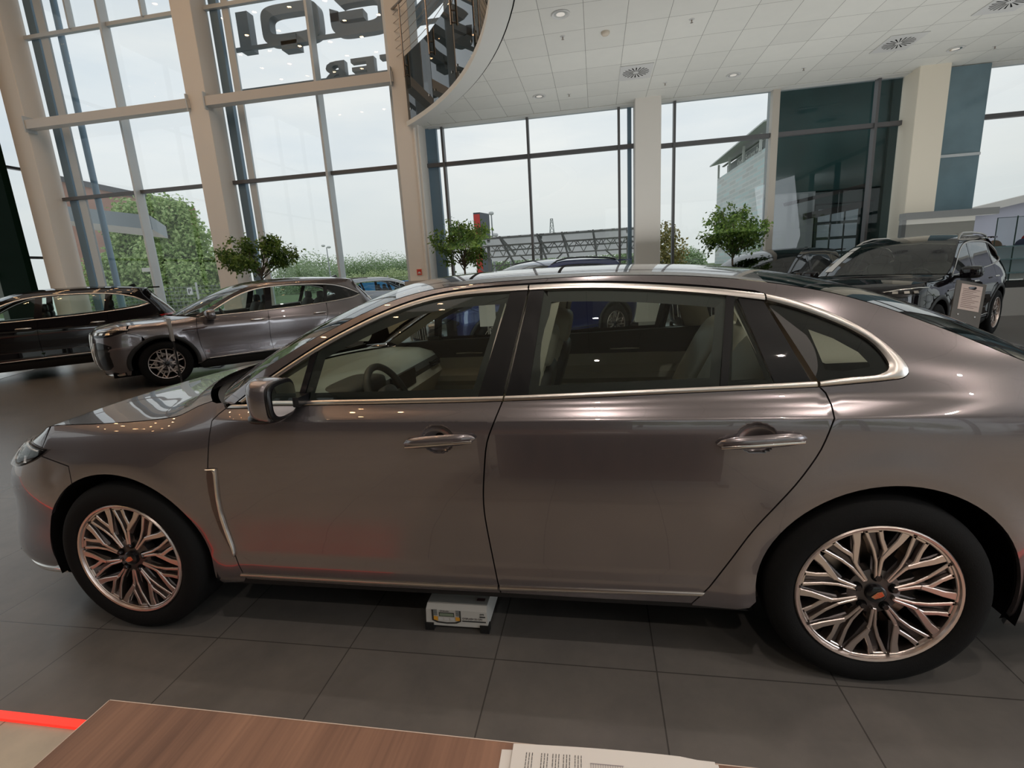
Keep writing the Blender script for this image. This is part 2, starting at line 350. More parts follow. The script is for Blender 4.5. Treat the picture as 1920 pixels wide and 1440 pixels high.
def wheel(parent, x, z, y, side, R=.3475, rim=.252, W=.225, style='y10', name='wheel', rot=0, paintm=None):
    """wheel part (rim barrel) with tyre, spokes, bolts, disc and cap as sub-parts; axis along y, outer face at y"""
    root = None
    def at(r, a, h): return (r*cos(a), -side*h, r*sin(a))
    # h = depth inwards from the outer face
    rb = MB(); rb.lathe([(rim+.004, -.002), (rim, -.006), (rim-.007, -.004), (rim-.010, .004), (rim-.014, .03), (rim-.02, .12), (rim-.012, W-.01)], 64, at)
    root = obj(name, rb, MACH if style != 'dark' else DALL, parent, smooth=40); root.location = (x, y, z); root.rotation_euler = (0, rot, 0)
    t = MB(); sh = R-rim
    t.lathe([(rim-.004, W), (rim+.01, W+.008), (R-.03, W+.012), (R-.006, W-.005), (R, W-.03), (R, W*.5), (R, .03), (R-.003, .016), (R-.012, .002), (R-.03, -.008), (rim+sh*.45, -.014), (rim+.018, -.009), (rim+.006, -.001), (rim-.006, .012)], 72, at)
    for g in (.25, .5, .75):
        t.lathe([(R+.0008, W*g-.004), (R+.0008, W*g+.004)], 72, at)
    obj('tire', t, RUB, root, smooth=35)
    d = MB(); d.lathe([(.0, .085), (.165, .085), (.165, .1), (.0, .1)], 40, at); obj('brake_disc', d, STEEL, root, smooth=30)
    bk = MB(); bk.lathe([(0, .13), (rim-.02, .13)], 40, at); obj('barrel_back', bk, VOID, root)
    def ribbon(mb, pts, w, h0, h1, ch=.0025):
        """pts polar (r, angle deg); raised bar with chamfered top"""
        P = [V((r*cos(RAD(a)), r*sin(RAD(a)))) for r, a in pts]; rows = []
        for i, p in enumerate(P):
            dd = (P[min(i+1, len(P)-1)]-P[max(i-1, 0)]).normalized(); nn = V((-dd.y, dd.x)); ww = (w[i] if isinstance(w, list) else w)/2
            row = []
            for k, hh in ((-1, h1), (-1, h0+ch), (-(1-ch/ww), h0), (1-ch/ww, h0), (1, h0+ch), (1, h1)):
                q = p+nn*ww*k; row.append((q.x, -side*hh, q.y))
            rows.append(row)
        b = len(mb.v); mb.grid(rows); n6 = len(P)*6
        mb.add([], []); mb.f += [tuple(b+i for i in range(6)), tuple(b+n6-6+i for i in range(6))][::1]; mb.mi += [mb.cur]*2
    f = rim/.252
    if style == 'y10':
        for k in range(10):
            a0 = k*36+90; s = -1
            A = lambda r, a: (r*f, a0+s*a)
            mb = MB()
            # stem with a groove, closed pointed loop on one side, branch to the rim on the other
            ribbon(mb, [A(.060, 1.5), A(.12, 2), A(.160, 4.5), A(.200, -1), A(.236, -3)], [.010, .012, .016, .014, .017], .008, .05)
            ribbon(mb, [A(.060, -6.5), A(.12, -5.5), A(.165, -8.5), A(.236, -13.5)], [.009, .010, .011, .013], .008, .05)
            ribbon(mb, [A(.061, -7.5), A(.058, 2.5)], .008, .009, .04)
            ribbon(mb, [A(.233, -14.5), A(.233, -2)], .011, .008, .04)
            ribbon(mb, [A(.135, 2.5), A(.168, 9), A(.200, 13.5), A(.236, 15.5)], [.015, .020, .022, .028], .006, .05)
            ribbon(mb, [A(.240, 20), A(.243, 14), A(.243, 8), A(.243, 0), A(.243, -8), A(.243, -13)], .016, .004, .03)
            obj('spoke', mb, MACH, root)
            mb = MB()
            ribbon(mb, [A(.03, -2), A(.08, -2.5), A(.14, -3), A(.19, -6), A(.24, -8)], [.024, .028, .028, .022, .030], .024, .085, .004)
            ribbon(mb, [A(.12, 3), A(.18, 11), A(.238, 16)], [.022, .026, .034], .016, .08, .004)
            obj('spoke_backing', mb, DALL, root)
    elif style == 'star':
        for k in range(5):
            a0 = k*72+90
            for s, o in ((1, 0), (-1, 6)):
                mb = MB(); ribbon(mb, [(.05*f, a0+s*5), (.14*f, a0+s*(8+o)), (.24*f, a0+s*(22+o)*.8-6)], [.028, .022, .016], .012, .05); obj('spoke', mb, MACH, root)
            mb = MB(); ribbon(mb, [(.12*f, a0+36), (.245*f, a0+30)], [.010, .014], .018, .05); ribbon(mb, [(.16*f, a0+4), (.2*f, a0+34), (.245*f, a0+44)], [.010, .012, .014], .014, .05); obj('spoke_accent', mb, MACH, root)
        mb = MB(); mb.lathe([(0, .03), (.10*f, .035), (.13*f, .07)], 30, at); obj('hub', mb, DALL, root, smooth=40)
    else:
        ns = 7
        for k in range(ns):
            a0 = k*360/ns+90; mb = MB()
            ribbon(mb, [(.05*f, a0-3), (.243*f, a0-15)], [.010, .012], .010, .05); ribbon(mb, [(.05*f, a0+3), (.243*f, a0+15)], [.010, .012], .010, .05); ribbon(mb, [(.236*f, a0-15), (.236*f, a0+15)], .010, .012, .04)
            obj('spoke', mb, MACH, root)
            mb = MB(); ribbon(mb, [(.04*f, a0), (.24*f, a0)], [.02, .07], .035, .06); obj('spoke_backing', mb, DALL, root)
    mb = MB(); mb.lathe([(0, .018), (.045, .018), (.082, .026), (.088, .06)], 40, at); obj('hub', mb, DALL, root, smooth=40)
    for k in range(5):
        a = RAD(90+72*k); mb = MB()
        mb.lathe([(.0, .004), (.009, .004), (.011, .007), (.011, .02)], 6, lambda r, t, h: (.058*cos(a)+r*cos(t), side*(-h), .058*sin(a)+r*sin(t))); mb2 = MB()
        mb2.lathe([(.011, .016), (.0155, .0155), (.0155, .03)], 16, lambda r, t, h: (.058*cos(a)+r*cos(t), side*(-h), .058*sin(a)+r*sin(t)))
        obj('lug_bolt', mb, mat('bolt_dark', (.05, .045, .045), .35, .9), root, smooth=40); obj('bolt_hole', mb2, VOID, root)
    c = MB(); c.lathe([(0, .0), (.026, .001), (.031, .005), (.032, .02)], 32, at); cc = obj('centre_cap', c, GBLK, root, smooth=40)
    return root
def flatpoly(mb, pts, f, t=.001):
    """thin raised plate: 2D pts mapped by f(x, y, h)"""
    n = len(pts); mb.add([f(x, y, 0) for x, y in pts]+[f(x, y, t) for x, y in pts], [tuple(range(n))[::-1], tuple(range(n, 2*n))]+[(i, (i+1) % n, n+(i+1) % n, n+i) for i in range(n)])

def sell(mb, c, r, e1=.5, e2=.5, rot=(0, 0, 0), n=20, m=12, clip=None, warp=None):
    """superellipsoid (e<1 boxier); clip = (axis, value) flattens one end"""
    c = V(c); R_ = Matrix.Rotation(rot[2], 3, 'Z') @ Matrix.Rotation(rot[1], 3, 'Y') @ Matrix.Rotation(rot[0], 3, 'X')
    g = lambda t, e: math.copysign(abs(t)**e, t); rows = []
    for i in range(m+1):
        p = -pi/2+pi*i/m; row = []
        for j in range(n):
            t = 2*pi*j/n; q = [r[0]*g(cos(p), e1)*g(cos(t), e2), r[1]*g(cos(p), e1)*g(sin(t), e2), r[2]*g(sin(p), e1)]
            if clip: a, v = clip; q[a] = min(q[a], v) if v > 0 else max(q[a], v)
            if warp: q = warp(*q)
            row.append(c+R_ @ V(q))
        rows.append(row)
    return mb.grid(rows, closed=True)
# ---------------------------------------------------------------- the bronze grey sedan
YC = .925
SEDAN = Body(wb=2.92, hub=.3475, WM=.93, fb=(.15, .75), qb=(2.7, 3.3), U0=-.30, U1=3.45, flare=.010, flare_r=.42,
 dents=[(1.445, .897, .060, .050, .024), (2.518, .900, .062, .050, .024)],
 SEC=[(.10,.16),(.17,.105),(.20,.075),(.235,.042),(.27,.028),(.33,.024),(.38,.030),(.45,.027),(.60,.012),(.70,.004),(.80,.001),(.90,.003),(.956,.009),(.965,.013),(.98,.026),(.998,.044),(1.015,.060),(1.035,.068),(1.10,.092),(1.20,.142),(1.28,.192),(1.34,.238),(1.38,.278),(1.41,.318),(1.435,.37),(1.45,.42)],
 FND=[(.10,.16),(.17,.11),(.235,.05),(.30,.03),(.45,.022),(.60,.008),(.70,.004),(.78,.006),(.84,.014),(.88,.026),(.92,.052),(.95,.085),(1.0,.16),(1.05,.26)],
 QTR=[(.10,.16),(.17,.11),(.235,.05),(.30,.03),(.45,.018),(.60,.004),(.70,0),(.80,.000),(.90,.006),(.95,.016),(.975,.026),(1.0,.040),(1.04,.062),(1.10,.096),(1.15,.13),(1.20,.17),(1.28,.235),(1.34,.295),(1.38,.35),(1.45,.45)],
 PLAN=[(-.9,.03),(-.35,.012),(0,.004),(.5,.006),(1.5,0),(2.6,.0),(3.1,.006),(3.5,.03),(4.0,.09)],
 NOSE=[(.1,-.80),(.18,-.88),(.30,-.93),(.50,-.935),(.65,-.91),(.75,-.86),(.82,-.78),(.9,-.60)],
 NK=[(.1,.62),(.2,.74),(.32,.80),(.42,.76),(.5,.70),(.6,.66),(.7,.66),(.8,.6),(.9,.5)],
 TAIL=[(.1,3.85),(.3,4.02),(.5,4.05),(.8,4.04),(1.0,3.98),(1.1,3.9)])
B = SEDAN
# shut lines and outlines in the car's own (length, height) coordinates
hoodE = smooth([(-1.299,.823),(-1.1,.826),(-.9,.838),(-.72,.868),(-.56,.905),(-.344,.932),(-.035,.942),(.216,.955),(.314,.970),(.375,.998),(.44,1.018)])
dF = [(.545,1.000),(.500,.958),(.497,.90),(.487,.835),(.473,.768)]
dF = smooth(dF)+smooth([(.473,.768),(.478,.60),(.496,.40),(.526,.262)])[1:]
dBm = smooth([(1.763,1.412),(1.694,1.09),(1.684,1.036),(1.659,.970),(1.625,.884),(1.609,.784),(1.597,.678),(1.595,.612),(1.600,.520),(1.611,.404),(1.623,.317),(1.632,.262)])
dR = smooth([(2.592,1.358),(2.716,1.07),(2.737,1.031),(2.747,.995),(2.745,.962),(2.730,.920),(2.710,.863),(2.682,.809),(2.640,.741),(2.595,.678),(2.524,.573),(2.461,.452),(2.410,.362),(2.335,.262)])
Rail = smooth([(.505,1.024),(.60,1.083),(.706,1.146),(.809,1.203),(.894,1.248),(.978,1.287),(1.052,1.320),(1.129,1.352),(1.226,1.388),(1.353,1.416),(1.52,1.430),(1.75,1.436),(2.0,1.436),(2.2,1.429),(2.4,1.413),(2.6,1.385),(2.8,1.340),(2.95,1.288),(3.069,1.235),(3.149,1.197),(3.243,1.148),(3.33,1.105),(3.45,1.066),(3.65,1.040),(4.0,1.02),(4.2,1.010),(4.449,1.0)])
Tout = smooth([(.577,1.006),(.598,1.022),(.731,1.107),(.85,1.178),(.943,1.230),(1.025,1.270),(1.149,1.324),(1.25,1.360),(1.354,1.387),(1.45,1.401),(1.566,1.409),(1.762,1.413),(1.941,1.411),(2.138,1.400),(2.324,1.382),(2.443,1.367),(2.592,1.343)])
Tin = smooth([(.610,1.019),(.741,1.094),(.858,1.164),(.951,1.216),(1.033,1.256),(1.155,1.309),(1.255,1.345),(1.357,1.372),(1.45,1.386),(1.566,1.393),(1.762,1.396),(1.941,1.394),(2.138,1.383),(2.324,1.364),(2.443,1.348),(2.592,1.323)])
Qout = smooth([(2.592,1.343),(2.666,1.322),(2.75,1.290),(2.832,1.248),(2.89,1.210),(2.934,1.170),(2.965,1.133),(2.981,1.103),(2.980,1.085),(2.967,1.074),(2.93,1.068),(2.824,1.059),(2.720,1.051)], .015)
Qin = smooth([(2.592,1.323),(2.662,1.300),(2.745,1.266),(2.828,1.224),(2.885,1.183),(2.915,1.145),(2.929,1.112),(2.925,1.096),(2.905,1.086),(2.870,1.081),(2.806,1.077),(2.75,1.071),(2.720,1.067)], .015)
Bout = [(.552,1.000),(.839,1.012),(1.25,1.016),(1.661,1.020),(2.0,1.029),(2.416,1.042),(2.720,1.051)]
Bin = [(.575,1.012),(.839,1.027),(1.25,1.032),(1.661,1.036),(2.0,1.045),(2.416,1.057),(2.720,1.067)]
Bout = smooth(Bout, .05); Bin = smooth(Bin, .05)
archF = arc(-.006,.345,.397,-12,193,40); archR = arc(2.945,.345,.398,-14,188,40)
def xat(P, z):
    for i in range(len(P)-1):
        if (P[i][1]-z)*(P[i+1][1]-z) <= 0 and P[i][1] != P[i+1][1]: return P[i][0]+(P[i+1][0]-P[i][0])*(z-P[i][1])/(P[i+1][1]-P[i][1])
    return P[-1][0]
def zat(P, x):
    for i in range(len(P)-1):
        if (P[i][0]-x)*(P[i+1][0]-x) <= 0 and P[i][0] != P[i+1][0]: return P[i][1]+(P[i+1][1]-P[i][1])*(x-P[i][0])/(P[i+1][0]-P[i][0])
    return P[-1][1]
sedan = thing('sedan', 'large bronze-grey four-door sedan with chrome window trim, in front of the desk', 'car', (0, YC, 0))
G = .0026
rows = [.956, .961, .965, .970, .98, .99]; lrow = [.33, .345]
def under(L_): return [p for p in L_ if p[1] <= zat(Bout, p[0])-.0005] if L_ else L_
fr_door = [(x, z) for x, z in reversed(dF)]+cut(Bout, .548, xat(dBm, 1.02))+[p for p in dBm if p[1] < 1.019]+[(1.1, .258), (.53, .258)]
re_door = [p for p in reversed(dBm) if p[1] < 1.021]+cut(Bout, xat(dBm, 1.022), xat(dR, 1.052))+[p for p in dR if p[1] < 1.051]+[(2.0, .26)]
fender = [p for p in hoodE if p[0] > -.345]+[(.475, 1.012), (.505, 1.016), (.545, 1.000)]+dF+[(.50, .240), (.43, .235)]+[p for p in archF if p[1] > .24][0:0]
a_in = [p for p in archF]  # from right-low over the top to left-low
fender = [p for p in hoodE if p[0] > -.345]+[(.475, 1.014), (.510, 1.018), (.545, 1.000)]+dF[1:]+[(.505, .236), (.40, .225)]+[p for p in a_in if p[0] > -.186]+[(-.19, .697), (-.19, .775), (-.335, .812), (-.345, .842)]
bumper = [(-.345, .842), (-.335, .812), (-.19, .775), (-.19, .697)]+[p for p in a_in if p[0] <= -.194 and p[1] > .26]+[(-.40, .20), (-.55, .175), (-.9, .165), (-1.298, .165), (-1.298, .822)]+[p for p in hoodE if -1.25 < p[0] < -.35]
uniside = [(.51, 1.020)]+[p for p in Rail if p[0] > .52]+[(4.449, .22), (4.1, .20), (3.6, .20), (3.36, .20)]+[p for p in archR if p[1] > .249]+[(2.53, .262), (2.49, .250), (2.335, .250)]+[p for p in reversed(dR) if p[1] < 1.05]+Qout[::-1]+[(x, z+.007) for x, z in Tout[::-1][1:]]+[(.560, 1.010)]
rocker = [(.40, .225), (.53, .260), (1.1, .264), (2.335, .266), (2.49, .258), (2.53, .240), (2.4, .232), (.45, .215)]
for side in (-1, 1):
    ex = [(cx+.006*i, .896+.006*j) for cx in (1.445, 2.518) for i in range(-12, 13) for j in range(-10, 11)] if side < 0 else ()
    k = dict(side=side); sp = .035 if side < 0 else .08
    parts = {}
    for nm, pl, rw in (('front_fender', fender, ()), ('front_door', fr_door, rows+lrow), ('rear_door', re_door, rows+lrow), ('body_side', uniside, [.956, .961, .965, .970]), ('front_bumper', bumper, ())):
        pl = dedupe(pl)
        bb = nm == 'front_bumper'
        parts[nm] = B.region(nm, inset(pl, G), PAINT, sedan, sp=sp if not bb else sp, rows=rw if side < 0 else (), extra=[e for e in ex if 'door' in nm], rim=.014, **k)
        B.region('panel_backing', pl, VOID, parts[nm], sp=.09, off=-.02, rim=0, **k)
    B.region('rocker_panel', rocker, BLK, sedan, sp=.08, off=-.004, **k)
    fd, rd, us = parts['front_door'], parts['rear_door'], parts['body_side']
    # chrome around the side windows
    B.band('window_trim_upper', cut(Tout, .60, 1.757), cut(Tin, .615, 1.757), SAT, fd, h=.007, **k)
    B.band('window_trim_upper', cut(Tout, 1.763, 2.588), cut(Tin, 1.763, 2.588), SAT, rd, h=.007, **k)
    B.band('window_trim_lower', cut(Bout, .552, 1.678), cut(Bin, .58, 1.682), SAT, fd, h=.006, **k)
    B.band('window_trim_lower', cut(Bout, 1.684, 2.714), cut(Bin, 1.688, 2.712), SAT, rd, h=.006, **k)
    B.band('window_trim_quarter', Qout, Qin, SAT, us, h=.010, n=60, prof=7, **k)
    B.band('roof_gutter', [(x, z+.007) for x, z in Tout], Tout, VOID, us, h=-.004, **k)
    # sill brightwork
    lo = [(.497, .270), (1.1, .272), (1.624, .277), (2.376, .298)]; hi = [(.505, .291), (1.1, .294), (1.626, .299), (2.385, .314)]
    B.band('sill_trim', cut(lo, .505, 1.622), cut(hi, .512, 1.622), SAT, fd, h=.007, **k)
    B.band('sill_trim', cut(lo, 1.630, 2.36), cut(hi, 1.630, 2.378), SAT, rd, h=.007, **k)
    # glass, pillars
    def quad(a0, a1, b0, b1):
        """between line a (bottom a0, top a1) and line b (bottom b0, top b1) of the opening"""
        return [(a0, zat(Bin, a0))]+[(a1, zat(Tin, a1))]+[p for p in Tin if a1+.004 < p[0] < b1-.004]+[(b1, zat(Tin, b1)), (b0, zat(Bin, b0))]+[p for p in reversed(Bin) if a0+.01 < p[0] < b0-.01]
    tri = [(.615, 1.021)]+[p for p in Tin if .625 < p[0] < .900]+[(.906, zat(Tin, .906)), (.868, zat(Bin, .868))]
    gl = []
    B.region('pillar_trim', quad(.868, .906, .892, .934), GBLK, fd, off=-.002, sp=.05, **k)
    B.region('pillar_trim', quad(1.588, 1.690, 1.678, 1.757), GBLK, fd, off=-.001, sp=.05, **k)
    B.region('pillar_trim', quad(1.690, 1.766, 1.770, 1.820), GBLK, rd, off=-.001, sp=.05, **k)
    B.region('pillar_trim', quad(2.417, 2.466, 2.441, 2.492), GBLK, rd, off=.000, sp=.05, **k)
    blend = quad(2.610, 2.500, 2.708, 2.588)
    B.region('pillar_trim', inset(quad(2.586, 2.500, 2.70, 2.585), .002), GBLK, rd, off=-.003, sp=.05, **k)
    qg = [(2.722, 1.067), (2.594, 1.322)]+Qin[1:]
    panes = [(tri, fd), (quad(.892, .934, 1.588, 1.690), fd), (quad(1.770, 1.820, 2.417, 2.466), rd), (quad(2.441, 2.492, 2.586, 2.500), rd), (dedupe(qg), us)]
    for pl, pa in panes:
        pl = dedupe(pl, .004); B.region('window_glass', pl, CGLQ if pa is us else CGL, pa, off=-.006, sp=.06, rim=0, **k)
    def ring(name, pl, d, m, pa, off):
        pl = dedupe(pl, .012); q = inset(pl, d); mb = MB(); n = len(pl)
        a = [B.P(*p, side, off)[0] for p in pl]; b = [B.P(*p, side, off-.012)[0] for p in q]
        mb.add(a+b, [(i, (i+1) % n, n+(i+1) % n, n+i) for i in range(n)]); return obj(name, mb, m, pa, smooth=60)
    ring('window_surround', panes[1][0], .030, DKTRIM, fd, -.010)
    ring('window_surround', panes[2][0], .032, DKTRIM, rd, -.010)
    ring('window_surround', panes[3][0], .014, DKTRIM, rd, -.010)
    # quarter glass is mostly frit
    qq = dedupe(qg, .012); hole = [(2.71, 1.23), (2.78, 1.20), (2.85, 1.155), (2.885, 1.11), (2.80, 1.098), (2.745, 1.105)]
    fr = MB(); ctr = (2.79, 1.15)
    def hit(P, th):
        d = (cos(th), sin(th)); best = 9
        for i in range(len(P)):
            a, b = P[i], P[(i+1) % len(P)]; ex, ez = b[0]-a[0], b[1]-a[1]; den = d[0]*ez-d[1]*ex
            if abs(den) < 1e-9: continue
            t = ((a[0]-ctr[0])*ez-(a[1]-ctr[1])*ex)/den; s_ = ((a[0]-ctr[0])*d[1]-(a[1]-ctr[1])*d[0])/den
            if t > 0 and -1e-6 <= s_ <= 1+1e-6: best = min(best, t)
        return (ctr[0]+d[0]*best, ctr[1]+d[1]*best)
    fr.grid([[B.P(*hit(P_, 2*pi*j/72), side, -.009)[0] for j in range(72)] for P_ in (qq, hole)], closed=True)
    obj('window_frit', fr, DKTRIM, us, smooth=60)
    # door handles
    for cx, pa in ((1.452, fd), (2.528, rd)):
        mb = MB()
        rws = []
        for i in range(25):
            t = -1+2*i/24; x = cx+t*.134; hh = .020*(1-abs(t)**4)**.5+.002; zc = .893+.010*t+.004*(1-t*t); rr = []
            dep = .030+.012*(1-t*t)
            for j in range(10):
                a = 2*pi*j/10; q = V((x, side*(B.WM-.004+dep-.016+.015*sin(a)*(1-abs(t)**6)), zc+hh*cos(a))); rr.append(q)
            rws.append(rr)
        mb.grid(rws, closed=True); mb.f += [tuple(range(10)), tuple(range(240, 250))]; mb.mi += [0, 0]
        h = obj('door_handle', mb, PAINT, pa, smooth=40)
        mb = MB(); rws = []
        for i in range(25):
            t = -1+2*i/24; x = cx+t*.124; zc = .886+.010*t+.004*(1-t*t); dep = .030+.012*(1-t*t); y = B.WM-.004+dep-.001*0
            rws.append([V((x, side*(y-.010), zc-.009)), V((x, side*(y-.0005), zc-.005)), V((x, side*(y+.0015), zc)), V((x, side*(y-.001), zc+.004))])
        mb.grid(rws); obj('handle_trim', mb, CHR, pa, smooth=60)
    # fender vent: dark red lens with a bright blade
    vent_d = [(.471,.764),(.498,.764),(.490,.70),(.480,.62),(.478,.55),(.484,.48),(.492,.43),(.496,.375),(.480,.434),(.462,.503),(.454,.595),(.457,.675),(.463,.735)]
    B.region('fender_vent', vent_d, mat('dark_red_lens', (.035, .004, .005), .12, coat=1), parts['front_fender'], off=.004, sp=.05, rim=.006, **k)
    B.band('vent_blade', [(.468,.772),(.514,.772),(.508,.723),(.498,.644),(.493,.578),(.496,.503),(.500,.459),(.505,.409),(.505,.376),(.497,.368)], [(.470,.766),(.500,.764),(.492,.70),(.482,.63),(.477,.55),(.480,.48),(.487,.43),(.493,.39),(.497,.376),(.493,.370)], CHR, parts['front_fender'], h=.010, off=.003, n=40, **k)
    # head lamp
    lampP = smooth([(-.30,.842),(-.45,.857),(-.62,.850),(-.85,.815),(-1.0,.79),(-1.0,.74),(-.85,.742),(-.64,.752),(-.52,.754),(-.42,.782),(-.33,.822)])
    hl = B.region('head_lamp', lampP, GBLK, sedan, off=.002, sp=.05, rim=.012, **k)
    for c0 in (-.48, -.60, -.72):
        mb = MB(); q, nn = B.P(c0, .795, side, .006); t_ = (B.P(c0+.01, .795, side, .006)[0]-q).normalized(); b_ = nn.cross(t_)
        mb.obox(q, t_*.028, nn*.005, b_*.016); obj('lamp_reflector', mb, CHR, hl)
    B.band('lamp_strip', [(-.36,.836),(-.5,.846),(-.64,.840),(-.85,.803)], [(-.36,.830),(-.5,.840),(-.64,.834),(-.85,.797)], mat('lamp_strip', (.75, .75, .75), .3), hl, h=.003, off=.004, **k)
    B.region('lamp_cover', inset(lampP, .002), LENS, hl, off=.014, sp=.06, rim=0, **k)
    B.band('bumper_blade', [(-.36,.235),(-.5,.215),(-.62,.214),(-.75,.225)], [(-.38,.255),(-.5,.245),(-.62,.245),(-.72,.25)], CHR, parts['front_bumper'], h=.012, **k)
    B.region('bumper_intake', [(-.78,.50),(-.70,.30),(-.80,.27),(-1.0,.27),(-1.0,.36),(-.86,.40)], GBLK, parts['front_bumper'], off=.003, sp=.06, **k)
    B.region('grille', [(-1.298,.36),(-1.10,.36),(-1.06,.55),(-1.05,.72),(-1.08,.78),(-1.298,.79)], GBLK, parts['front_bumper'], off=.004, sp=.05, **k)
    for i in range(6):
        u = -1.28+i*.035; B.band('grille_bar', [(u, .37), (u-.0, .775)], [(u+.012, .37), (u+.012, .775)], CHR, parts['front_bumper'], h=.012, off=.006, **k)
    # tail lamp, out of the frame but part of the car
    B.region('tail_lamp', [(3.72,.90),(3.72,.80),(4.1,.79),(4.44,.80),(4.44,.90),(4.0,.93)], REDL, us, off=.003, sp=.06, **k)
    # door mirror
    c = V((.850, side*(.93+.050), 1.068)); mb = MB()
    def wp(x, y, z, s_=side): return [x*(1-.18*(y*s_/.12)), y, z*(1+.10*(y*s_)/.12)-.012*(x/.1)]
    sell(mb, c, (.070, .088, .078), .62, .75, n=28, m=16, clip=(0, .036), warp=wp)
    dm = obj('door_mirror', mb, PAINT, sedan, smooth=50)
    mb = MB(); sell(mb, c+V((.040, 0, 0)), (.012, .083, .072), .6, .6, n=28, m=14); obj('mirror_housing_rim', mb, GBLK, dm, smooth=60)
    mb = MB(); pl = [(c.x+.0530, c.y+.070*math.copysign(abs(cos(a))**.6, cos(a)), c.z+.057*math.copysign(abs(sin(a))**.6, sin(a))) for a in [2*pi*i/36 for i in range(36)]]
    mb.add(pl, [tuple(range(36))]); mg = obj('mirror_glass', mb, MIRR, dm)
    mb = MB(); sell(mb, c+V((-.012, 0, -.060)), (.062, .080, .020), .6, .7, n=24, m=10); obj('mirror_lower_cover', mb, GBLK, dm, smooth=60)
    mb = MB(); mb.obox(c+V((.02, -side*.11, -.03)), (.045, 0, 0), (0, .05, 0), (0, 0, .018)); obj('mirror_arm', mb, GBLK, dm)
    # wheel wells and wheels
    for cx, A_ in ((-.006, 0), (2.945, 1)):
        mb = MB(); rws = []
        for a in range(-14, 195, 8): rws.append([(cx+.412*cos(RAD(a)), side*(.905-d), .345+.412*sin(RAD(a))) for d in (0, .12, .34)])
        mb.grid(rws); obj('wheel_well', mb, VOID, sedan, smooth=60)
        mb = MB(); mb.add([(cx+.412*cos(RAD(a)), side*.565, .345+.412*sin(RAD(a))) for a in range(-14, 195, 8)], [tuple(range(27))]); obj('wheel_well', mb, VOID, sedan)
    for cx, rt in ((0, .10), (2.92, .02)):
        wh = wheel(sedan, cx, .3475, side*.925, side, rot=rt)
        # badge on the cap: a gold shield split by three rays
        bd = MB(); f = lambda x, y, h: (x*cos(.5)-y*sin(.5), side*(.001+h), x*sin(.5)+y*cos(.5))
        flatpoly(bd, [(-.019, .004), (-.012, -.008), (.006, -.010), (.019, -.008), (.019, .009), (.004, .012)], f, .0012); e = obj('badge', bd, mat('badge_gold', (.55, .35, .22), .25, 1), wh)
        bd = MB()
        for y0, y1 in ((-.0075, -.0035), (-.0015, .002), (.0045, .008)): flatpoly(bd, [(-.012, (y0+y1)/2-.001), (.017, y0), (.017, y1)], f, .002)
        obj('badge_enamel', bd, mat('badge_red', (.55, .05, .01), .3), wh)
# top surfaces
bzR = lambda x: pw(x, [(.45,.02),(.8,.035),(1.25,.050),(1.6,.046),(2.0,.042),(2.6,.050),(3.3,.030),(3.6,.022),(4.4,.0)])
bxR = lambda x: pw(x, [(.5,.27),(.9,.20),(1.25,.11),(1.7,0),(2.4,0),(2.7,-.06),(3.3,-.22),(3.5,-.05),(3.8,0)])
B.loft('hood', hoodE, PAINT, sedan, bx=lambda x: .33*ss(-.1, .45, x)**2, bz=lambda x: pw(x, [(-1.3, .0), (-.9, .022), (-.5, .030), (-.1,.034),(.45, .022)]))
pt = lambda a, b: [p for p in Rail if a <= p[0] <= b]
roofm = B.loft('roof', pt(1.20, 2.62), PAINT, sedan, bx=bxR, bz=bzR)
ws = B.loft('windscreen', pt(.50, 1.24), CGL, sedan, bx=bxR, bz=bzR, inner=.004)
rw = B.loft('rear_window', pt(2.60, 3.36), CGL, sedan, bx=bxR, bz=bzR, inner=.004)
B.loft('boot_lid', pt(3.34, 4.46), PAINT, sedan, bx=bxR, bz=bzR)
for nm, a, b, v in (('roof_gap', 1.3, 2.55, .80), ):
    for sg in (-1, 1): B.loft('roof_seam', pt(a, b), VOID, roofm, bx=bxR, bz=bzR, v0=sg*v, v1=sg*(v+.012), nv=1, off=.0012)
for a in (1.50, 1.86): B.loft('roof_glass_seam', [(a, zat(Rail, a)), (a+.012, zat(Rail, a+.012))], VOID, roofm, bx=bxR, bz=bzR, v0=-.8, v1=.8, off=.0014)
B.loft('headlining', pt(1.24, 2.70), CREAM, sedan, bx=bxR, bz=bzR, drop=.045, inner=.03)
cw = MB(); r1 = [B.S(.44, 1.018-.03, -1)]; rws = []
for j in range(25):
    v = -1+2*j/24; k_ = 1-abs(v)**2.4; yy = .70*v
    rws.append([(.40-.33*k_*.95, yy*1.0, .985+.02*k_), (.47-.30*k_, yy, .97+.02*k_), (.62-.27*k_, yy, 1.02)])
cw.grid(rws); cowl = obj('cowl', cw, BLK, sedan, smooth=60)
for s_ in (-1, 1):
    mb = MB(); mb.bar((.30, s_*.25, 1.022), (.46, s_*.60, 1.045), .014); obj('wiper', mb, BLK, cowl)
# rear bumper shell below the lamps is part of the body side; number plate recess stays out of the frame
mb = MB(); mb.prism([(-.6, -.55), (-.35, -.62), (.42, -.62), (.45, -.66), (2.4, -.66), (2.5, -.62), (3.4, -.62), (3.8, -.5), (3.8, .5), (3.4, .62), (2.5, .62), (2.4, .66), (.45, .66), (.42, .62), (-.35, .62), (-.6, .55)], .20, .24); obj('underbody', mb, VOID, sedan)
mb = MB(); mb.box((.42, -.80, .235), (3.0, .80, .34)); obj('cabin_floor', mb, DKTRIM, sedan)
mb = MB(); mb.box((-.72, -.60, .20), (.40, .60, .78)); obj('engine_bay', mb, VOID, sedan); mb = MB(); mb.box((3.05, -.60, .2), (3.9, .60, .9)); obj('boot_interior', mb, VOID, sedan)
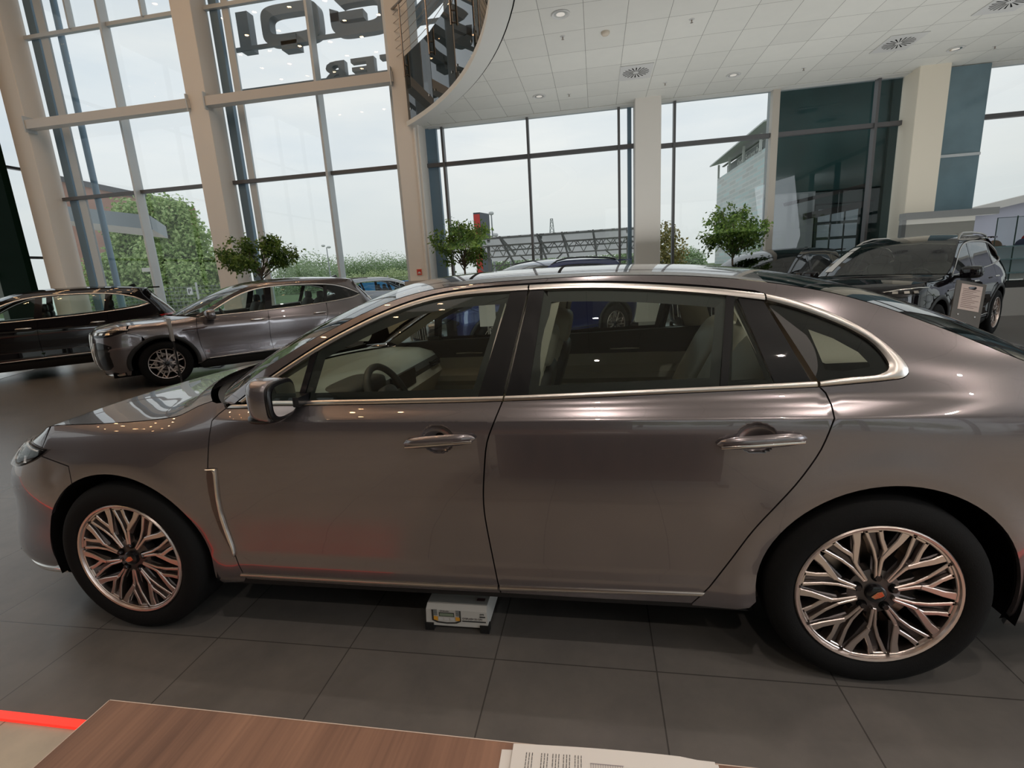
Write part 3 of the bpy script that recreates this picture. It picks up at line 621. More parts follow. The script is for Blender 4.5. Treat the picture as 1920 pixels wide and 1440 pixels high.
# ---- cabin
da = MB(); rws = []
for j in range(21):
    v = -1+j/10; y = .70*v; bx = .10*(1-v*v)
    rws.append([(.45-bx*2, y, 1.012), (.62-bx, y, 1.010), (.80-bx*.4, y, 1.000), (.895, y, .972), (.915, y, .948)])
da.grid(rws); dash = obj('dashboard', da, TOPGR, sedan, smooth=50)
da = MB(); da.grid([[(.915, .70*(-1+j/10), .948), (.935, .70*(-1+j/10), .915), (.935, .70*(-1+j/10), .885)] for j in range(21)]); obj('dash_band', da, DKTRIM, dash)
da = MB(); da.grid([[(.935, .70*(-1+j/10), .885), (.955, .70*(-1+j/10), .84), (.90, .70*(-1+j/10), .74), (.84, .70*(-1+j/10), .60)] for j in range(21)]); obj('dash_lower', da, CREAM, dash, smooth=40)
for y0 in (-.60, -.14, .14, .60):
    mb = MB(); mb.box((.930, y0-.09, .888), (.943, y0+.09, .930))
    for z_ in (.896, .908, .920): mb.box((.943, y0-.085, z_-.003), (.950, y0+.085, z_+.003))
    obj('air_vent', mb, GBLK, dash)
mb = MB(); mb.box((.935, -.14, .86), (.950, .20, .955)); obj('centre_screen', mb, GBLK, dash)
mb = MB(); sell(mb, (.86, -.37, .965), (.10, .20, .045), .6, .5); obj('instrument_hood', mb, DKTRIM, dash, smooth=60)
mb = MB(); mb.box((.95, -.14, .34), (1.75, .14, .66)); mb.box((1.3, -.12, .66), (1.75, .12, .72)); obj('centre_console', mb, DKTRIM, sedan)
sw = thing('x', 'x', 'x'); bpy.data.objects.remove(sw)
swc = V((1.035, -.37, .90)); ax = V((cos(RAD(24)), 0, sin(RAD(24)))); e1 = V((0, 1, 0)); e2 = ax.cross(e1)
tr_ = lambda R_, r_, n=48, m_=12, f=lambda a: 1: [[swc+(e1*cos(a)+e2*sin(a))*(R_+r_*cos(b))*f(a)+ax*(r_*sin(b)) for b in [2*pi*k/m_ for k in range(m_)]] for a in [2*pi*k/n for k in range(n+1)]]
mb = MB(); mb.grid(tr_(.178, .017), closed=True); sw = obj('steering_wheel', mb, DKTRIM, sedan, smooth=60)
mb = MB(); mb.obox(swc-ax*.02, ax*.02, e1*.165, e2*.028); mb.obox(swc-ax*.02+e2*.09*(1 if e2.z < 0 else -1), ax*.018, e1*.03, e2*.075); obj('steering_spokes', mb, STEEL, sw)
mb = MB(); sell(mb, swc, (.03, .085, .075), .6, .6, rot=(0, RAD(-24), 0)); obj('airbag_cover', mb, DKTRIM, sw, smooth=60)
mb = MB(); mb.obox(swc+ax*.032, ax*.002, e1*.022, e2*.020); obj('steering_badge', mb, mat('badge_red', (.55, .05, .01), .3), sw)
mb = MB(); mb.tube([swc-ax*.30, swc], .035); obj('steering_column', mb, DKTRIM, sw, smooth=40)
def seat(x, y, w=.50):
    mb = MB(); sell(mb, (x, y, .50), (.27, w/2, .10), .45, .45, rot=(0, RAD(-6), 0)); s_ = obj('front_seat', mb, CREAM, sedan, smooth=60)
    mb = MB(); sell(mb, (x+.30, y, .80), (.085, w/2*.95, .33), .5, .45, rot=(0, RAD(18), 0)); obj('seat_backrest', mb, CREAM, s_, smooth=60)
    mb = MB(); sell(mb, (x+.43, y, 1.150), (.062, .150, .095), .55, .5, rot=(0, RAD(12), 0)); obj('headrest', mb, CREAM, s_, smooth=60)
    mb = MB(); [mb.tube([(x+.36, y+d, 1.02), (x+.39, y+d, 1.12)], .007) for d in (-.06, .06)]; obj('headrest_post', mb, CHR, s_)
    mb = MB(); sell(mb, (x+.355, y, .78), (.055, w/2*.9, .31), .5, .4, rot=(0, RAD(18), 0)); obj('seat_back_panel', mb, DKTRIM, s_, smooth=60)
seat(1.35, -.37); seat(1.38, .37)
mb = MB(); sell(mb, (2.28, 0, .52), (.30, .68, .13), .4, .3); rs = obj('rear_seat', mb, CREAM, sedan, smooth=60)
for y0, w_ in ((-.40, .27), (.40, .27), (0, .14)):
    mb = MB(); sell(mb, (2.60, y0, .82), (.10, w_, .36), .45, .45, rot=(0, RAD(26), 0)); obj('rear_backrest', mb, CREAM, rs, smooth=60)
    mb = MB(); sell(mb, (2.755, y0, 1.175), (.055, .13 if y0 else .10, .075), .6, .5, rot=(0, RAD(18), 0)); obj('headrest', mb, CREAM, rs, smooth=60)
    if y0:
        mb = MB(); mb.grid([[(2.48+.0*t, y0*1.25+d-.1*t*(1 if y0 < 0 else -1)*-1, .62+.50*t) for d in (-.025, .025)] for t in [i/8 for i in range(9)]])
        mb.v = [(x+.30*(z-.62)/.5*.9+.02, y, z) for x, y, z in mb.v]; obj('seat_belt', mb, DKTRIM, rs)
mb = MB(); mb.grid([[(2.84, -.60+.1*i, 1.075), (3.36, -.60+.1*i, 1.085)] for i in range(13)]); obj('parcel_shelf', mb, CREAM, sedan)
# inner door skins and pillars, both sides
for side in (-1, 1):
    def skin(name, f, m, x0, x1, n=14, inn=.07):
        mb = MB(); rws = []
        for i in range(n+1):
            x = x0+(x1-x0)*i/n; rws.append([B.S(x, z, side)-V((0, side*(inn+e), 0)) for z, e in f(x)])
        mb.grid(rws); return obj(name, mb, m, sedan, smooth=50)
    for a, b in ((.60, 1.66), (1.70, 2.70)):
        skin('door_lining_upper', lambda x: [(zat(Bin, x)+.004, -.045), (zat(Bin, x)+.002, .0), (1.0, .02), (.90, .03)], DKTRIM, a, b)
        lw = skin('door_lining_lower', lambda x: [(.90, .03), (.82, .035), (.78, .09), (.74, .09), (.70, .04), (.5, .04), (.32, .05)], CREAM, a, b)
        q = B.S((a+b)/2+.0, .93, side)-V((0, side*.105, 0)); mb = MB(); mb.tube([q+V((-.10, 0, 0)), q+V((0, -side*.012, .004)), q+V((.09, 0, 0))], [.006, .009, .005], 8); obj('inner_door_handle', mb, CHR, lw, smooth=60)
    for a, b, nm in ((1.60, 1.80, 'centre_pillar_lining'), (2.60, 2.76, 'rear_pillar_lining')):
        mb = MB(); rws = []
        for i in range(9):
            t = i/8; z = 1.03+.36*t if a < 2 else 1.04+.30*t; o_ = .09*t if a < 2 else -.12*t
            rws.append([B.S(a+o_+d, z, side)-V((0, side*e, 0)) for d, e in ((-.01, .03), (.03, .06), ((b-a)*.6, .06), (b-a, .03))])
        mb.grid(rws); obj(nm, mb, CREAM, sedan, smooth=50)
    # a-pillar lining
    mb = MB(); rws = []
    for (x, z) in pt(.56, 1.25)[::2]: q = B.S(x, z, side); rws.append([q-V((-.01, side*.02, .02)), q-V((-.06, side*.05, .05)), q-V((-.02, side*.09, .02))])
    mb.grid(rws); obj('windscreen_pillar_lining', mb, CREAM, sedan, smooth=50)
    B.region('quarter_lining', [(2.70,1.07),(2.62,1.30),(2.80,1.25),(2.95,1.15),(3.1,1.12),(3.05,1.05)][0:0] or [(2.93,1.06),(2.95,1.16),(2.85,1.27),(2.66,1.35),(2.8,1.33),(3.05,1.22),(3.2,1.15),(3.2,1.06)], CREAM, sedan, side=side, off=-.05, rim=0, sp=.08)
mb = MB(); sell(mb, (.98, 0, 1.36), (.03, .12, .035), .5, .5); obj('rear_view_mirror', mb, GBLK, sedan, smooth=60)
# ---------------------------------------------------------------- the showroom's other cars: one sport utility body, built once, repainted per car
SUVB = Body(wb=2.85, hub=.37, WM=.94, fb=(.15, .7), qb=(2.6, 3.2), U0=-.32, U1=3.15, flare=.012, flare_r=.46, dents=[],
 SEC=[(.15,.16),(.22,.09),(.30,.045),(.38,.020),(.45,.022),(.55,.026),(.70,.010),(.80,.002),(.90,.0),(.94,.006),(.98,.022),(1.04,.045),(1.09,.062),(1.15,.080),(1.30,.130),(1.45,.188),(1.53,.225),(1.58,.262),(1.62,.31),(1.65,.37),(1.67,.45)],
 FND=[(.15,.16),(.22,.10),(.30,.05),(.45,.025),(.60,.010),(.75,.004),(.90,.004),(.97,.014),(1.02,.035),(1.06,.075),(1.10,.14),(1.15,.22)],
 QTR=[(.15,.16),(.22,.09),(.30,.045),(.45,.022),(.70,.004),(.85,.0),(.95,.006),(1.02,.022),(1.10,.055),(1.20,.098),(1.30,.145),(1.45,.212),(1.53,.250),(1.58,.285),(1.62,.33),(1.65,.39),(1.67,.46)],
 PLAN=[(-.9,.04),(-.4,.015),(0,.005),(.5,.004),(1.5,0),(2.6,.0),(3.0,.008),(3.4,.035),(3.8,.08)],
 NOSE=[(.2,-.72),(.30,-.84),(.45,-.90),(.65,-.91),(.85,-.90),(.96,-.87),(1.02,-.80),(1.08,-.70)],
 NK=[(.2,.74),(.5,.78),(.9,.74),(1.0,.64),(1.08,.5)],
 TAIL=[(.2,3.55),(.35,3.76),(.6,3.84),(.9,3.86),(1.05,3.84),(1.2,3.74),(1.35,3.60),(1.5,3.46),(1.6,3.42),(1.66,3.40)])
def build_suv(root):
    B = SUVB
    hoodE = smooth([(-1.319,1.0),(-1.1,1.005),(-.9,1.015),(-.7,1.03),(-.4,1.045),(0,1.057),(.3,1.075),(.46,1.10)])
    Rail = smooth([(.52,1.115),(.70,1.215),(.9,1.33),(1.05,1.41),(1.2,1.48),(1.38,1.55),(1.55,1.595),(1.8,1.628),(2.2,1.642),(2.6,1.640),(3.0,1.622),(3.3,1.598),(3.6,1.585),(4.149,1.58)])
    Tout = smooth([(.60,1.095),(.78,1.19),(.95,1.29),(1.12,1.38),(1.30,1.455),(1.5,1.510),(1.8,1.545),(2.2,1.553),(2.6,1.540),(2.9,1.505),(3.1,1.45),(3.3,1.365),(3.42,1.295)])
    Tin = smooth([(.64,1.105),(.80,1.185),(.965,1.275),(1.13,1.362),(1.31,1.437),(1.505,1.492),(1.8,1.527),(2.2,1.535),(2.6,1.522),(2.89,1.488),(3.08,1.434),(3.27,1.352),(3.37,1.30)])
    Bout = [(.55,1.08),(1.5,1.10),(2.6,1.155),(3.2,1.22),(3.42,1.275)]; Bin = [(.60,1.094),(1.5,1.115),(2.6,1.170),(3.18,1.236),(3.37,1.285)]
    Bout = smooth(Bout, .1); Bin = smooth(Bin, .1)
    dF = smooth([(.53,1.085),(.50,.95),(.50,.75),(.52,.55),(.56,.36)], .06); dB = smooth([(1.70,1.54),(1.63,1.12),(1.60,.9),(1.59,.6),(1.61,.36)], .06)
    dR = smooth([(2.72,1.53),(2.66,1.18),(2.66,1.02),(2.62,.88),(2.50,.70),(2.40,.55),(2.36,.36)], .06)
    aF = arc(0,.37,.43,-10,190,22); aR = arc(2.85,.37,.43,-10,190,22)
    fd = [(x, z) for x, z in reversed(dF)]+cut(Bout, .56, xat(dB, 1.105))+[p for p in dB if p[1] < 1.10]
    rd = [p for p in reversed(dB) if p[1] < 1.10]+cut(Bout, xat(dB, 1.105), 2.66)+[p for p in dR if p[1] < 1.155]
    fen = [p for p in hoodE if p[0] > -.42]+[(.53,1.085)]+dF[1:]+[(.47,.30)]+[p for p in aF if p[0] > -.25]+[(-.25,.86),(-.42,.93)]
    bum = [(-.42,.93),(-.25,.86)]+[p for p in aF if p[0] <= -.25 and p[1] > .31]+[(-.5,.24),(-.8,.23),(-1.319,.23),(-1.319,.999)]+[p for p in hoodE if -1.3 < p[0] < -.42]
    uni = [p for p in Rail]+[(4.149,.30),(3.6,.28),(3.3,.29)]+[p for p in aR if p[1] > .31]+[(2.36,.34)]+[p for p in reversed(dR) if p[1] < 1.16]+cut(Bout, 2.67, 3.42)+[(x, z+.006) for x, z in Tout[::-1]]+[(.57,1.09)]
    rock = [(.44,.28),(.58,.345),(2.35,.345),(2.43,.28),(2.35,.20),(.5,.20)]
    for side in (-1, 1):
        k = dict(side=side); ps = {}
        for nm, pl in (('front_fender', fen), ('front_door', fd), ('rear_door', rd), ('body_side', uni), ('front_bumper', bum)):
            pl = dedupe(pl, .004); ps[nm] = B.region(nm, inset(pl, .003), PAINT, root, sp=.075, rows=(.985,) if 'door' in nm else (), rim=.012, **k)
            B.region('panel_backing', pl, VOID, ps[nm], sp=.15, off=-.02, rim=0, **k)
        B.region('rocker_panel', rock, BLK, root, sp=.15, **k)
        fd_, rd_, us = ps['front_door'], ps['rear_door'], ps['body_side']
        for nm, a in (('arch_cladding', aF), ('arch_cladding', aR)):
            o = 0 if a is aF else 2.85
            B.band(nm, [(o+.485*cos(RAD(t)), .37+.485*sin(RAD(t))) for t in range(-6, 187, 8)], [(o+.43*cos(RAD(t)), .37+.43*sin(RAD(t))) for t in range(-6, 187, 8)], BLK, root, h=.012, off=.002, **k)
        B.band('window_trim_upper', cut(Tout, .62, 3.41), Tin, SAT, us, h=.006, **k); B.band('window_trim_lower', Bout, Bin, SAT, us, h=.006, **k)
        B.band('sill_trim', [(.60,.365),(2.36,.40)], [(.60,.378),(2.36,.413)], SAT, us, h=.006, **k)
        def quad(a0, a1, b0, b1): return [(a0, zat(Bin, a0)), (a1, zat(Tin, a1))]+[p for p in Tin if a1+.01 < p[0] < b1-.01]+[(b1, zat(Tin, b1)), (b0, zat(Bin, b0))]+[p for p in reversed(Bin) if a0+.02 < p[0] < b0-.02]
        B.region('pillar_trim', quad(1.58, 1.66, 1.70, 1.76), GBLK, fd_, sp=.1, off=-.002, **k); B.region('pillar_trim', quad(2.62, 2.70, 2.69, 2.77), GBLK, rd_, sp=.1, off=-.002, **k)
        tri = [(.60+.04,1.10)]+[p for p in Tin if .65 < p[0] < .86]+[(.87, zat(Tin, .87)), (.86, zat(Bin, .86))]
        for pl, pa in ((tri, fd_), (quad(.87, .88, 1.58, 1.66), fd_), (quad(1.70, 1.76, 2.62, 2.70), rd_), ([(2.69, zat(Bin, 2.69)), (2.77, zat(Tin, 2.77))]+[p for p in Tin if p[0] > 2.79]+[p for p in reversed(Bin) if p[0] > 2.72], us)):
            B.region('window_glass', dedupe(pl, .01), CGL, pa, off=-.006, sp=.12, rim=0, **k)
        for cx, pa in ((1.42, fd_), (2.50, rd_)):
            mb = MB(); sell(mb, (cx, side*(B.WM+.022), .965 if cx < 2 else .985), (.115, .010, .013), .5, .6, n=12, m=8); obj('door_handle', mb, CHR, pa, smooth=50)
        # lamps and nose
        lp = smooth([(-.36,.99),(-.6,1.0),(-.85,.985),(-1.02,.95),(-1.02,.90),(-.8,.885),(-.6,.90),(-.42,.955)], .06)
        hl = B.region('head_lamp', lp, GBLK, root, off=.003, sp=.07, rim=.01, **k)
        B.band('lamp_strip', [(-.40,.985),(-.6,.993),(-.85,.978),(-1.0,.95)], [(-.40,.975),(-.6,.983),(-.85,.967),(-1.0,.94)], CHR, hl, h=.005, off=.005, **k)
        for c0 in (-.66, -.78, -.90):
            mb = MB(); q, nn = B.P(c0, .935, side, .008); t_ = (B.P(c0+.01, .935, side, .008)[0]-q).normalized(); b_ = nn.cross(t_); mb.obox(q, t_*.03, nn*.006, b_*.018); obj('lamp_reflector', mb, CHR, hl)
        iv = B.region('bumper_intake', smooth([(-.62,.74),(-.78,.80),(-.92,.80),(-.97,.60),(-.96,.38),(-.74,.37),(-.66,.42)], .06), GBLK, ps['front_bumper'], off=.003, sp=.08, **k)
        B.band('intake_trim', [(-.95,.80),(-.99,.60),(-.98,.37)], [(-.97,.80),(-1.01,.60),(-1.0,.37)], CHR, iv, h=.01, off=.005, **k)
        B.region('grille', [(-1.319,.42),(-1.12,.42),(-1.06,.60),(-1.05,.93),(-1.319,.94)], GBLK, ps['front_bumper'], off=.003, sp=.08, **k)
        for i in range(7): u = -1.30+i*.034; B.band('grille_bar', [(u,.44),(u,.92)], [(u+.014,.44),(u+.014,.92)], CHR, ps['front_bumper'], h=.014, off=.006, **k)
        B.band('front_skirt', [(-.55,.30),(-.8,.27),(-1.319,.27)], [(-.55,.26),(-.8,.235),(-1.319,.235)], CHR, ps['front_bumper'], h=.02, off=.004, **k)
        B.region('tail_lamp', smooth([(3.45,1.03),(3.75,1.05),(4.14,1.05),(4.14,.99),(3.8,.97),(3.52,.96)], .08), REDL, us, off=.004, sp=.1, **k)
        B.region('rear_window', smooth([(3.56,1.20),(3.62,1.48),(3.7,1.54)], .1)+[(4.149,1.55),(4.149,1.17),(3.8,1.17)], CGLD, us, off=.005, sp=.08, **k)
        B.region('rear_window_backing', smooth([(3.56,1.20),(3.62,1.48),(3.7,1.54)], .1)+[(4.149,1.55),(4.149,1.17),(3.8,1.17)], GBLK, us, off=.002, sp=.1, **k)
        c = V((.72, side*1.05, 1.12)); mb = MB(); sell(mb, c, (.10, .125, .085), .6, .7, clip=(0, .05)); dm = obj('door_mirror', mb, PAINT, root, smooth=50)
        mb = MB(); mb.add([(c.x+.052, c.y+.10*math.copysign(abs(cos(a))**.6, cos(a)), c.z+.065*math.copysign(abs(sin(a))**.6, sin(a))) for a in [2*pi*i/24 for i in range(24)]], [tuple(range(24))]); obj('mirror_glass', mb, MIRR, dm)
        mb = MB(); mb.obox(c+V((.0, -side*.12, -.06)), (.05, 0, 0), (0, .07, 0), (0, 0, .018)); obj('mirror_arm', mb, GBLK, dm)
        mb = MB(); pts = [B.S(x, zat(Rail, x)-.01, side)+V((0, -side*.02, h)) for x, h in ((1.45, .0), (1.62, .035), (1.9, .05), (2.4, .05), (2.9, .045), (3.15, .03), (3.3, .0))]; mb.tube(pts, .016, 8); obj('roof_rail', mb, SAT, root, smooth=60)
        for cx in (0, 2.85):
            mb = MB(); mb.grid([[(cx+.44*cos(RAD(a)), side*(.91-d), .37+.44*sin(RAD(a))) for d in (0, .4)] for a in range(-20, 201, 20)]); obj('wheel_well', mb, VOID, root)
            mb = MB(); mb.add([(cx+.44*cos(RAD(a)), side*.52, .37+.44*sin(RAD(a))) for a in range(-20, 201, 20)], [tuple(range(12))]); obj('wheel_well', mb, VOID, root)
            wheel(root, cx, .37, side*.93, side, R=.37, rim=.248, style='star', rot=.3+cx)
        B.band('fender_blade', [(.30,.905),(.66,.925)], [(.28,.885),(.60,.895)], mat('dark_red_lens', (.035, .004, .005), .12, coat=1), ps['front_fender'], h=.004, off=.003, **k)
    bz = lambda x: pw(x, [(.5,.02),(.9,.035),(1.4,.045),(2.0,.045),(3.0,.040),(4.2,.03)]); bx = lambda x: pw(x, [(.5,.26),(.9,.2),(1.4,.10),(1.8,0),(3,0),(4.2,0)])
    B.loft('hood', hoodE, PAINT, root, bx=lambda x: .30*ss(-.1, .46, x)**2, bz=lambda x: pw(x, [(-1.3,0),(-.9,.03),(-.3,.055),(.46,.03)]), nv=16)
    pt = lambda a, b: [p for p in Rail if a <= p[0] <= b]
    B.loft('roof', pt(1.38, 4.15), PAINT, root, bx=bx, bz=bz, nv=16); B.loft('windscreen', pt(.52, 1.40), CGL, root, bx=bx, bz=bz, nv=16, inner=.004)
    B.loft('headlining', pt(1.35, 3.6), CREAM, root, bx=bx, bz=bz, nv=8, drop=.05, inner=.04)
    mb = MB(); mb.box((3.42, -.66, 1.585), (3.62, .66, 1.612)); obj('roof_spoiler', mb, PAINT, root)
    mb = MB(); mb.prism([(3.05, 1.645), (3.20, 1.70), (3.24, 1.645)], -.03, .03, lambda x, z, y: (x, y, z)); obj('aerial_fin', mb, GBLK, root)
    mb = MB(); mb.grid([[(.42-.3*(1-abs(v)**2), .7*v, 1.08), (.60-.25*(1-abs(v)**2), .7*v, 1.11)] for v in [-1+i/8 for i in range(17)]]); obj('cowl', mb, BLK, root)
    mb = MB(); mb.box((-.7, -.80, .22), (3.65, .80, .30)); obj('underbody', mb, VOID, root)
    mb = MB(); mb.box((-.7, -.5, .3), (.5, .5, .95)); obj('engine_bay', mb, VOID, root)
    mb = MB(); mb.box((.5, -.76, .30), (3.5, .76, .42)); obj('cabin_floor', mb, DKTRIM, root)
    mb = MB(); mb.box((.55, -.72, .5), (.95, .72, 1.06)); obj('dashboard', mb, DKTRIM, root)
    mb = MB(); mb.grid([[(x, s_*.84, 1.08), (x, s_*.82, .5)] for s_ in (-1,) for x in (.6, 3.4)]); obj('door_lining', mb, DKTRIM, root)
    mb = MB(); mb.grid([[(x, s_*.84, 1.08), (x, s_*.82, .5)] for s_ in (1,) for x in (.6, 3.4)]); obj('door_lining', mb, DKTRIM, root)
    mb = MB(); mb.box((3.05, -.70, .42), (3.45, .70, 1.12)); obj('boot_block', mb, DKTRIM, root)
    for x, y, cols in ((1.35, -.38, 1), (1.35, .38, 1), (2.35, -.40, 1), (2.35, .40, 1)):
        mb = MB(); sell(mb, (x, y, .62), (.27, .25, .10), .45, .45, n=12, m=8); s_ = obj('seat', mb, DKTRIM, root, smooth=60)
        mb = MB(); sell(mb, (x+.28, y, .95), (.08, .24, .32), .5, .45, rot=(0, RAD(16), 0), n=12, m=8); obj('seat_backrest', mb, DKTRIM, s_, smooth=60)
        mb = MB(); sell(mb, (x+.37, y, 1.31), (.05, .13, .08), .6, .5, n=12, m=8); obj('headrest', mb, DKTRIM, s_, smooth=60)
    mb = MB()
    mb.grid([[V((1.02, -.38, 1.02))+V((0, 1, 0))*((.18+.015*cos(b))*cos(a))+V((-.4, 0, .9))*((.18+.015*cos(b))*sin(a))+V((.9, 0, .4))*(.015*sin(b)) for b in [2*pi*k/8 for k in range(8)]] for a in [2*pi*k/24 for k in range(25)]], closed=True); obj('steering_wheel', mb, DKTRIM, root, smooth=60)
def place(root, loc, ang, up=0): root.location = (loc[0], loc[1], up); root.rotation_euler = (0, 0, RAD(ang))
grey = thing('suv', 'bronze-grey sport utility car with bright grille, nose pointing left', 'car')
build_suv(grey); index_kids()
def hubpos(f, ang):
    """root position so the front wheel's outer face sits at f (left side)"""
    a = RAD(ang); return (f[0]-sin(a)*.93, f[1]+cos(a)*.93)
place(grey, hubpos((-4.80, 5.22), 47.5), 47.5); grey.scale = (1, 1, .96)
blkL = copy_tree(grey, swap={PAINT: PBLK}, skip=('roof_rail',)); tag(blkL, 'black sport utility car with gold window line, tail toward the window', 'car'); blkL.scale = (1, 1, 1)
rr = V((-7.42, 6.98)); a = RAD(46); place(blkL, hubpos((rr.x-2.85*cos(a), rr.y-2.85*sin(a)), 46), 46)
blue = copy_tree(grey, swap={PAINT: PBLU, SAT: PBLK}); tag(blue, 'blue sport utility car seen through the windows of the sedan', 'car'); place(blue, hubpos((.36, 6.45), 44.5), 44.5); blue.scale = (1, 1, 1)
blkR = copy_tree(grey, swap={PAINT: PBLK}); tag(blkR, 'black sport utility car with silver roof rails behind the price stand', 'car'); place(blkR, hubpos((6.51, 5.89), 44.4), 44.4); blkR.scale = (1, 1, 1)
tailc = copy_tree(grey, swap={PAINT: PBLK, SAT: GBLK, CGL: CGLD}, skip=('roof_rail',)); tag(tailc, 'dark sport utility car half hidden at the back, left of the silver-railed one', 'car'); place(tailc, (4.55, 8.95), 45); tailc.scale = (1, 1, .98)
silv = copy_tree(grey, swap={PAINT: PSIL, SAT: CHR}); tag(silv, 'silver sport utility car parked outdoors beyond the glass', 'car'); place(silv, (-5.2, 18.7), 222); silv.scale = (1, 1, .95)
for c_ in list(bpy.data.objects):
    if c_.parent == grey and c_.name.startswith('roof_rail'): bpy.data.objects.remove(c_)
index_kids()
brn = copy_tree(sedan); tag(brn, 'bronze-grey sedan parked beyond the window, its roof showing under the ficus', 'car'); brn.location = (6.4, 15.2, 0); brn.rotation_euler = (0, 0, RAD(10))
for a_, b_ in ((.62, 1.16), (1.18, 1.32)):
    rl = [(a_+(b_-a_)*i/8, pw(a_+(b_-a_)*i/8, [(.52,1.115),(.70,1.215),(.9,1.33),(1.05,1.41),(1.2,1.48),(1.38,1.55)])) for i in range(9)]
    SUVB.loft('windscreen_sheet', rl, WHITE, blkR, bx=lambda x: pw(x, [(.5,.26),(.9,.2),(1.4,.10),(1.8,0)]), bz=lambda x: pw(x, [(.5,.02),(.9,.035),(1.4,.045),(2.0,.045)]), v0=.74, v1=.90, nv=3, off=.006)
# ---------------------------------------------------------------- showroom
def tilemat(name, col, w, h, ox, oy, rough, mortar=.006, dark=.3, coat=0, mcol=None, vv=.8):
    m = bpy.data.materials.new(name); m.use_nodes = True; nt = m.node_tree; b = nt.nodes['Principled BSDF']; n = nt.nodes.new; l = nt.links.new
    tc = n('ShaderNodeTexCoord'); mp = n('ShaderNodeMapping'); mp.inputs['Location'].default_value = (-ox, -oy, 0)
    br = n('ShaderNodeTexBrick'); br.offset = 0; br.squash = 1; br.inputs['Scale'].default_value = 1; br.inputs['Mortar Size'].default_value = mortar/2; br.inputs['Mortar Smooth'].default_value = .3
    br.inputs['Brick Width'].default_value = w; br.inputs['Row Height'].default_value = h; br.inputs['Bias'].default_value = 0
    br.inputs['Color1'].default_value = (*[c*.96 for c in col], 1); br.inputs['Color2'].default_value = (*[c*1.05 for c in col], 1); br.inputs['Mortar'].default_value = (*(mcol or [c*dark for c in col]), 1)
    no = n('ShaderNodeTexNoise'); no.inputs['Scale'].default_value = 3.5; no.inputs['Detail'].default_value = 8; no.inputs['Roughness'].default_value = .65
    r = n('ShaderNodeValToRGB'); r.color_ramp.elements[0].color = (.80, .80, .80, 1); r.color_ramp.elements[1].color = (1.15, 1.12, 1.08, 1); r.color_ramp.elements[0].position = .3; r.color_ramp.elements[1].position = .7
    mx = n('ShaderNodeMixRGB'); mx.blend_type = 'MULTIPLY'; mx.inputs[0].default_value = vv
    l(tc.outputs['Object'], mp.inputs[0]); l(mp.outputs[0], br.inputs['Vector']); l(tc.outputs['Object'], no.inputs['Vector']); l(no.outputs['Fac'], r.inputs[0])
    l(br.outputs['Color'], mx.inputs[1]); l(r.outputs[0], mx.inputs[2]); l(mx.outputs[0], b.inputs['Base Color']); b.inputs['Roughness'].default_value = rough; b.inputs['Coat Weight'].default_value = coat
    return m
FLOORD = tilemat('dark_floor_tile', (.110, .104, .098), .61, 1.22, -.23, -.02, .27, dark=.45)
FLOORL = tilemat('pale_floor_tile', (.42, .38, .31), .61, .61, -.10, -.97, .4)
mb = MB(); mb.box((-17, -.46, -.1), (15, 12.62, 0)); struct('floor', mb, FLOORD)
mb = MB(); mb.box((-17, -9, -.1), (15, -.46, 0)); struct('floor', mb, FLOORL)
LED = mat('red_led', (1, .035, .02), .4, emit=.75)
for a, b_, s_ in ((-6.5, .95, 'along the tile edge at the left of the desk'), (3.2, 6.5, 'along the tile edge to the right of the desk')):
    mb = MB(); mb.box((a, -.485, 0), (b_, -.455, .012)); tag(obj('led_strip', mb, LED), 'glowing red light strip '+s_, 'light strip')
COLM = mat('column_plaster', (.74, .71, .66), .6, bump=.05, bscale=60); FRM = mat('pale_aluminium', (.54, .58, .60), .42, .1); FRMD = mat('grey_aluminium', (.12, .12, .125), .4, .3); BLUEP = mat('blue_grey_post', (.15, .235, .31), .45, .1)
BEAM = mat('beam_white', (.60, .58, .55), .5)
xs = {'A': -14.95, 'B': -8.84, 'D': -2.82, 'C': 3.34, 'F': 9.50}
labs = {'A': 'first column from the left, beside the dark green panel', 'B': 'second column from the left, between the tall windows', 'D': 'column with the call point sign and fire box', 'C': 'column near the middle of the low windows', 'F': 'cream column at the right, beside the teal glass'}
for k_, x in xs.items():
    mb = MB(); top = 12.9 if k_ in 'ABD' else 5.42; mb.box((x-.31, 12.0, 0), (x+.31, 12.66, top), .012); tag(obj('column', mb, COLM if k_ != 'F' else mat('cream_plaster', (.82, .76, .64), .6)), labs[k_], 'column')
mb = MB(); mb.tube([(-2.60, 11.955, 1.42), (-2.60, 11.955, 5.3)], .035, 10); mb.cur = 0; tag(obj('drain_pipe', mb, COLM, smooth=50), 'thin vertical pipe running down the front of the column with the fire box', 'pipe')
# mullions (fins) and transoms
def fin(x, z1, w=.07, y0=12.34, m=FRM, nm='trim_1', y1=12.64, z0=0): mb = MB(); mb.box((x-w/2, y0, z0), (x+w/2, y1, z1)); struct(nm, mb, m)
for x in (-11.75, -5.42): fin(x, 12.9)
for x, w_ in ((-14.30, .26), (-8.30, .24)): fin(x, 12.9, w_, 12.58, BLUEP, 'trim_2', 12.72)
for x, w_ in ((-13.95, .26), (-7.93, .20)): fin(x, 12.9, w_, 12.57)
fin(-3.30, 12.9, .09, 12.40)
mb = MB(); mb.tube([(-13.55, 12.75, 0), (-13.55, 12.75, 12.9)], .09, 14); struct('trim_3', mb, BLUEP, smooth=50)
for x in (-2.02, .31, 2.66, 4.03, 8.62): fin(x, 5.42, .06, 12.46, FRMD)
fin(6.38, 5.42, .16, 12.44, mat('cream_frame', (.52, .48, .42), .5))
for x, w_ in ((-2.36, .30), (2.93, .10)): fin(x, 5.42, w_, 12.58, BLUEP, 'trim_2', 12.72)
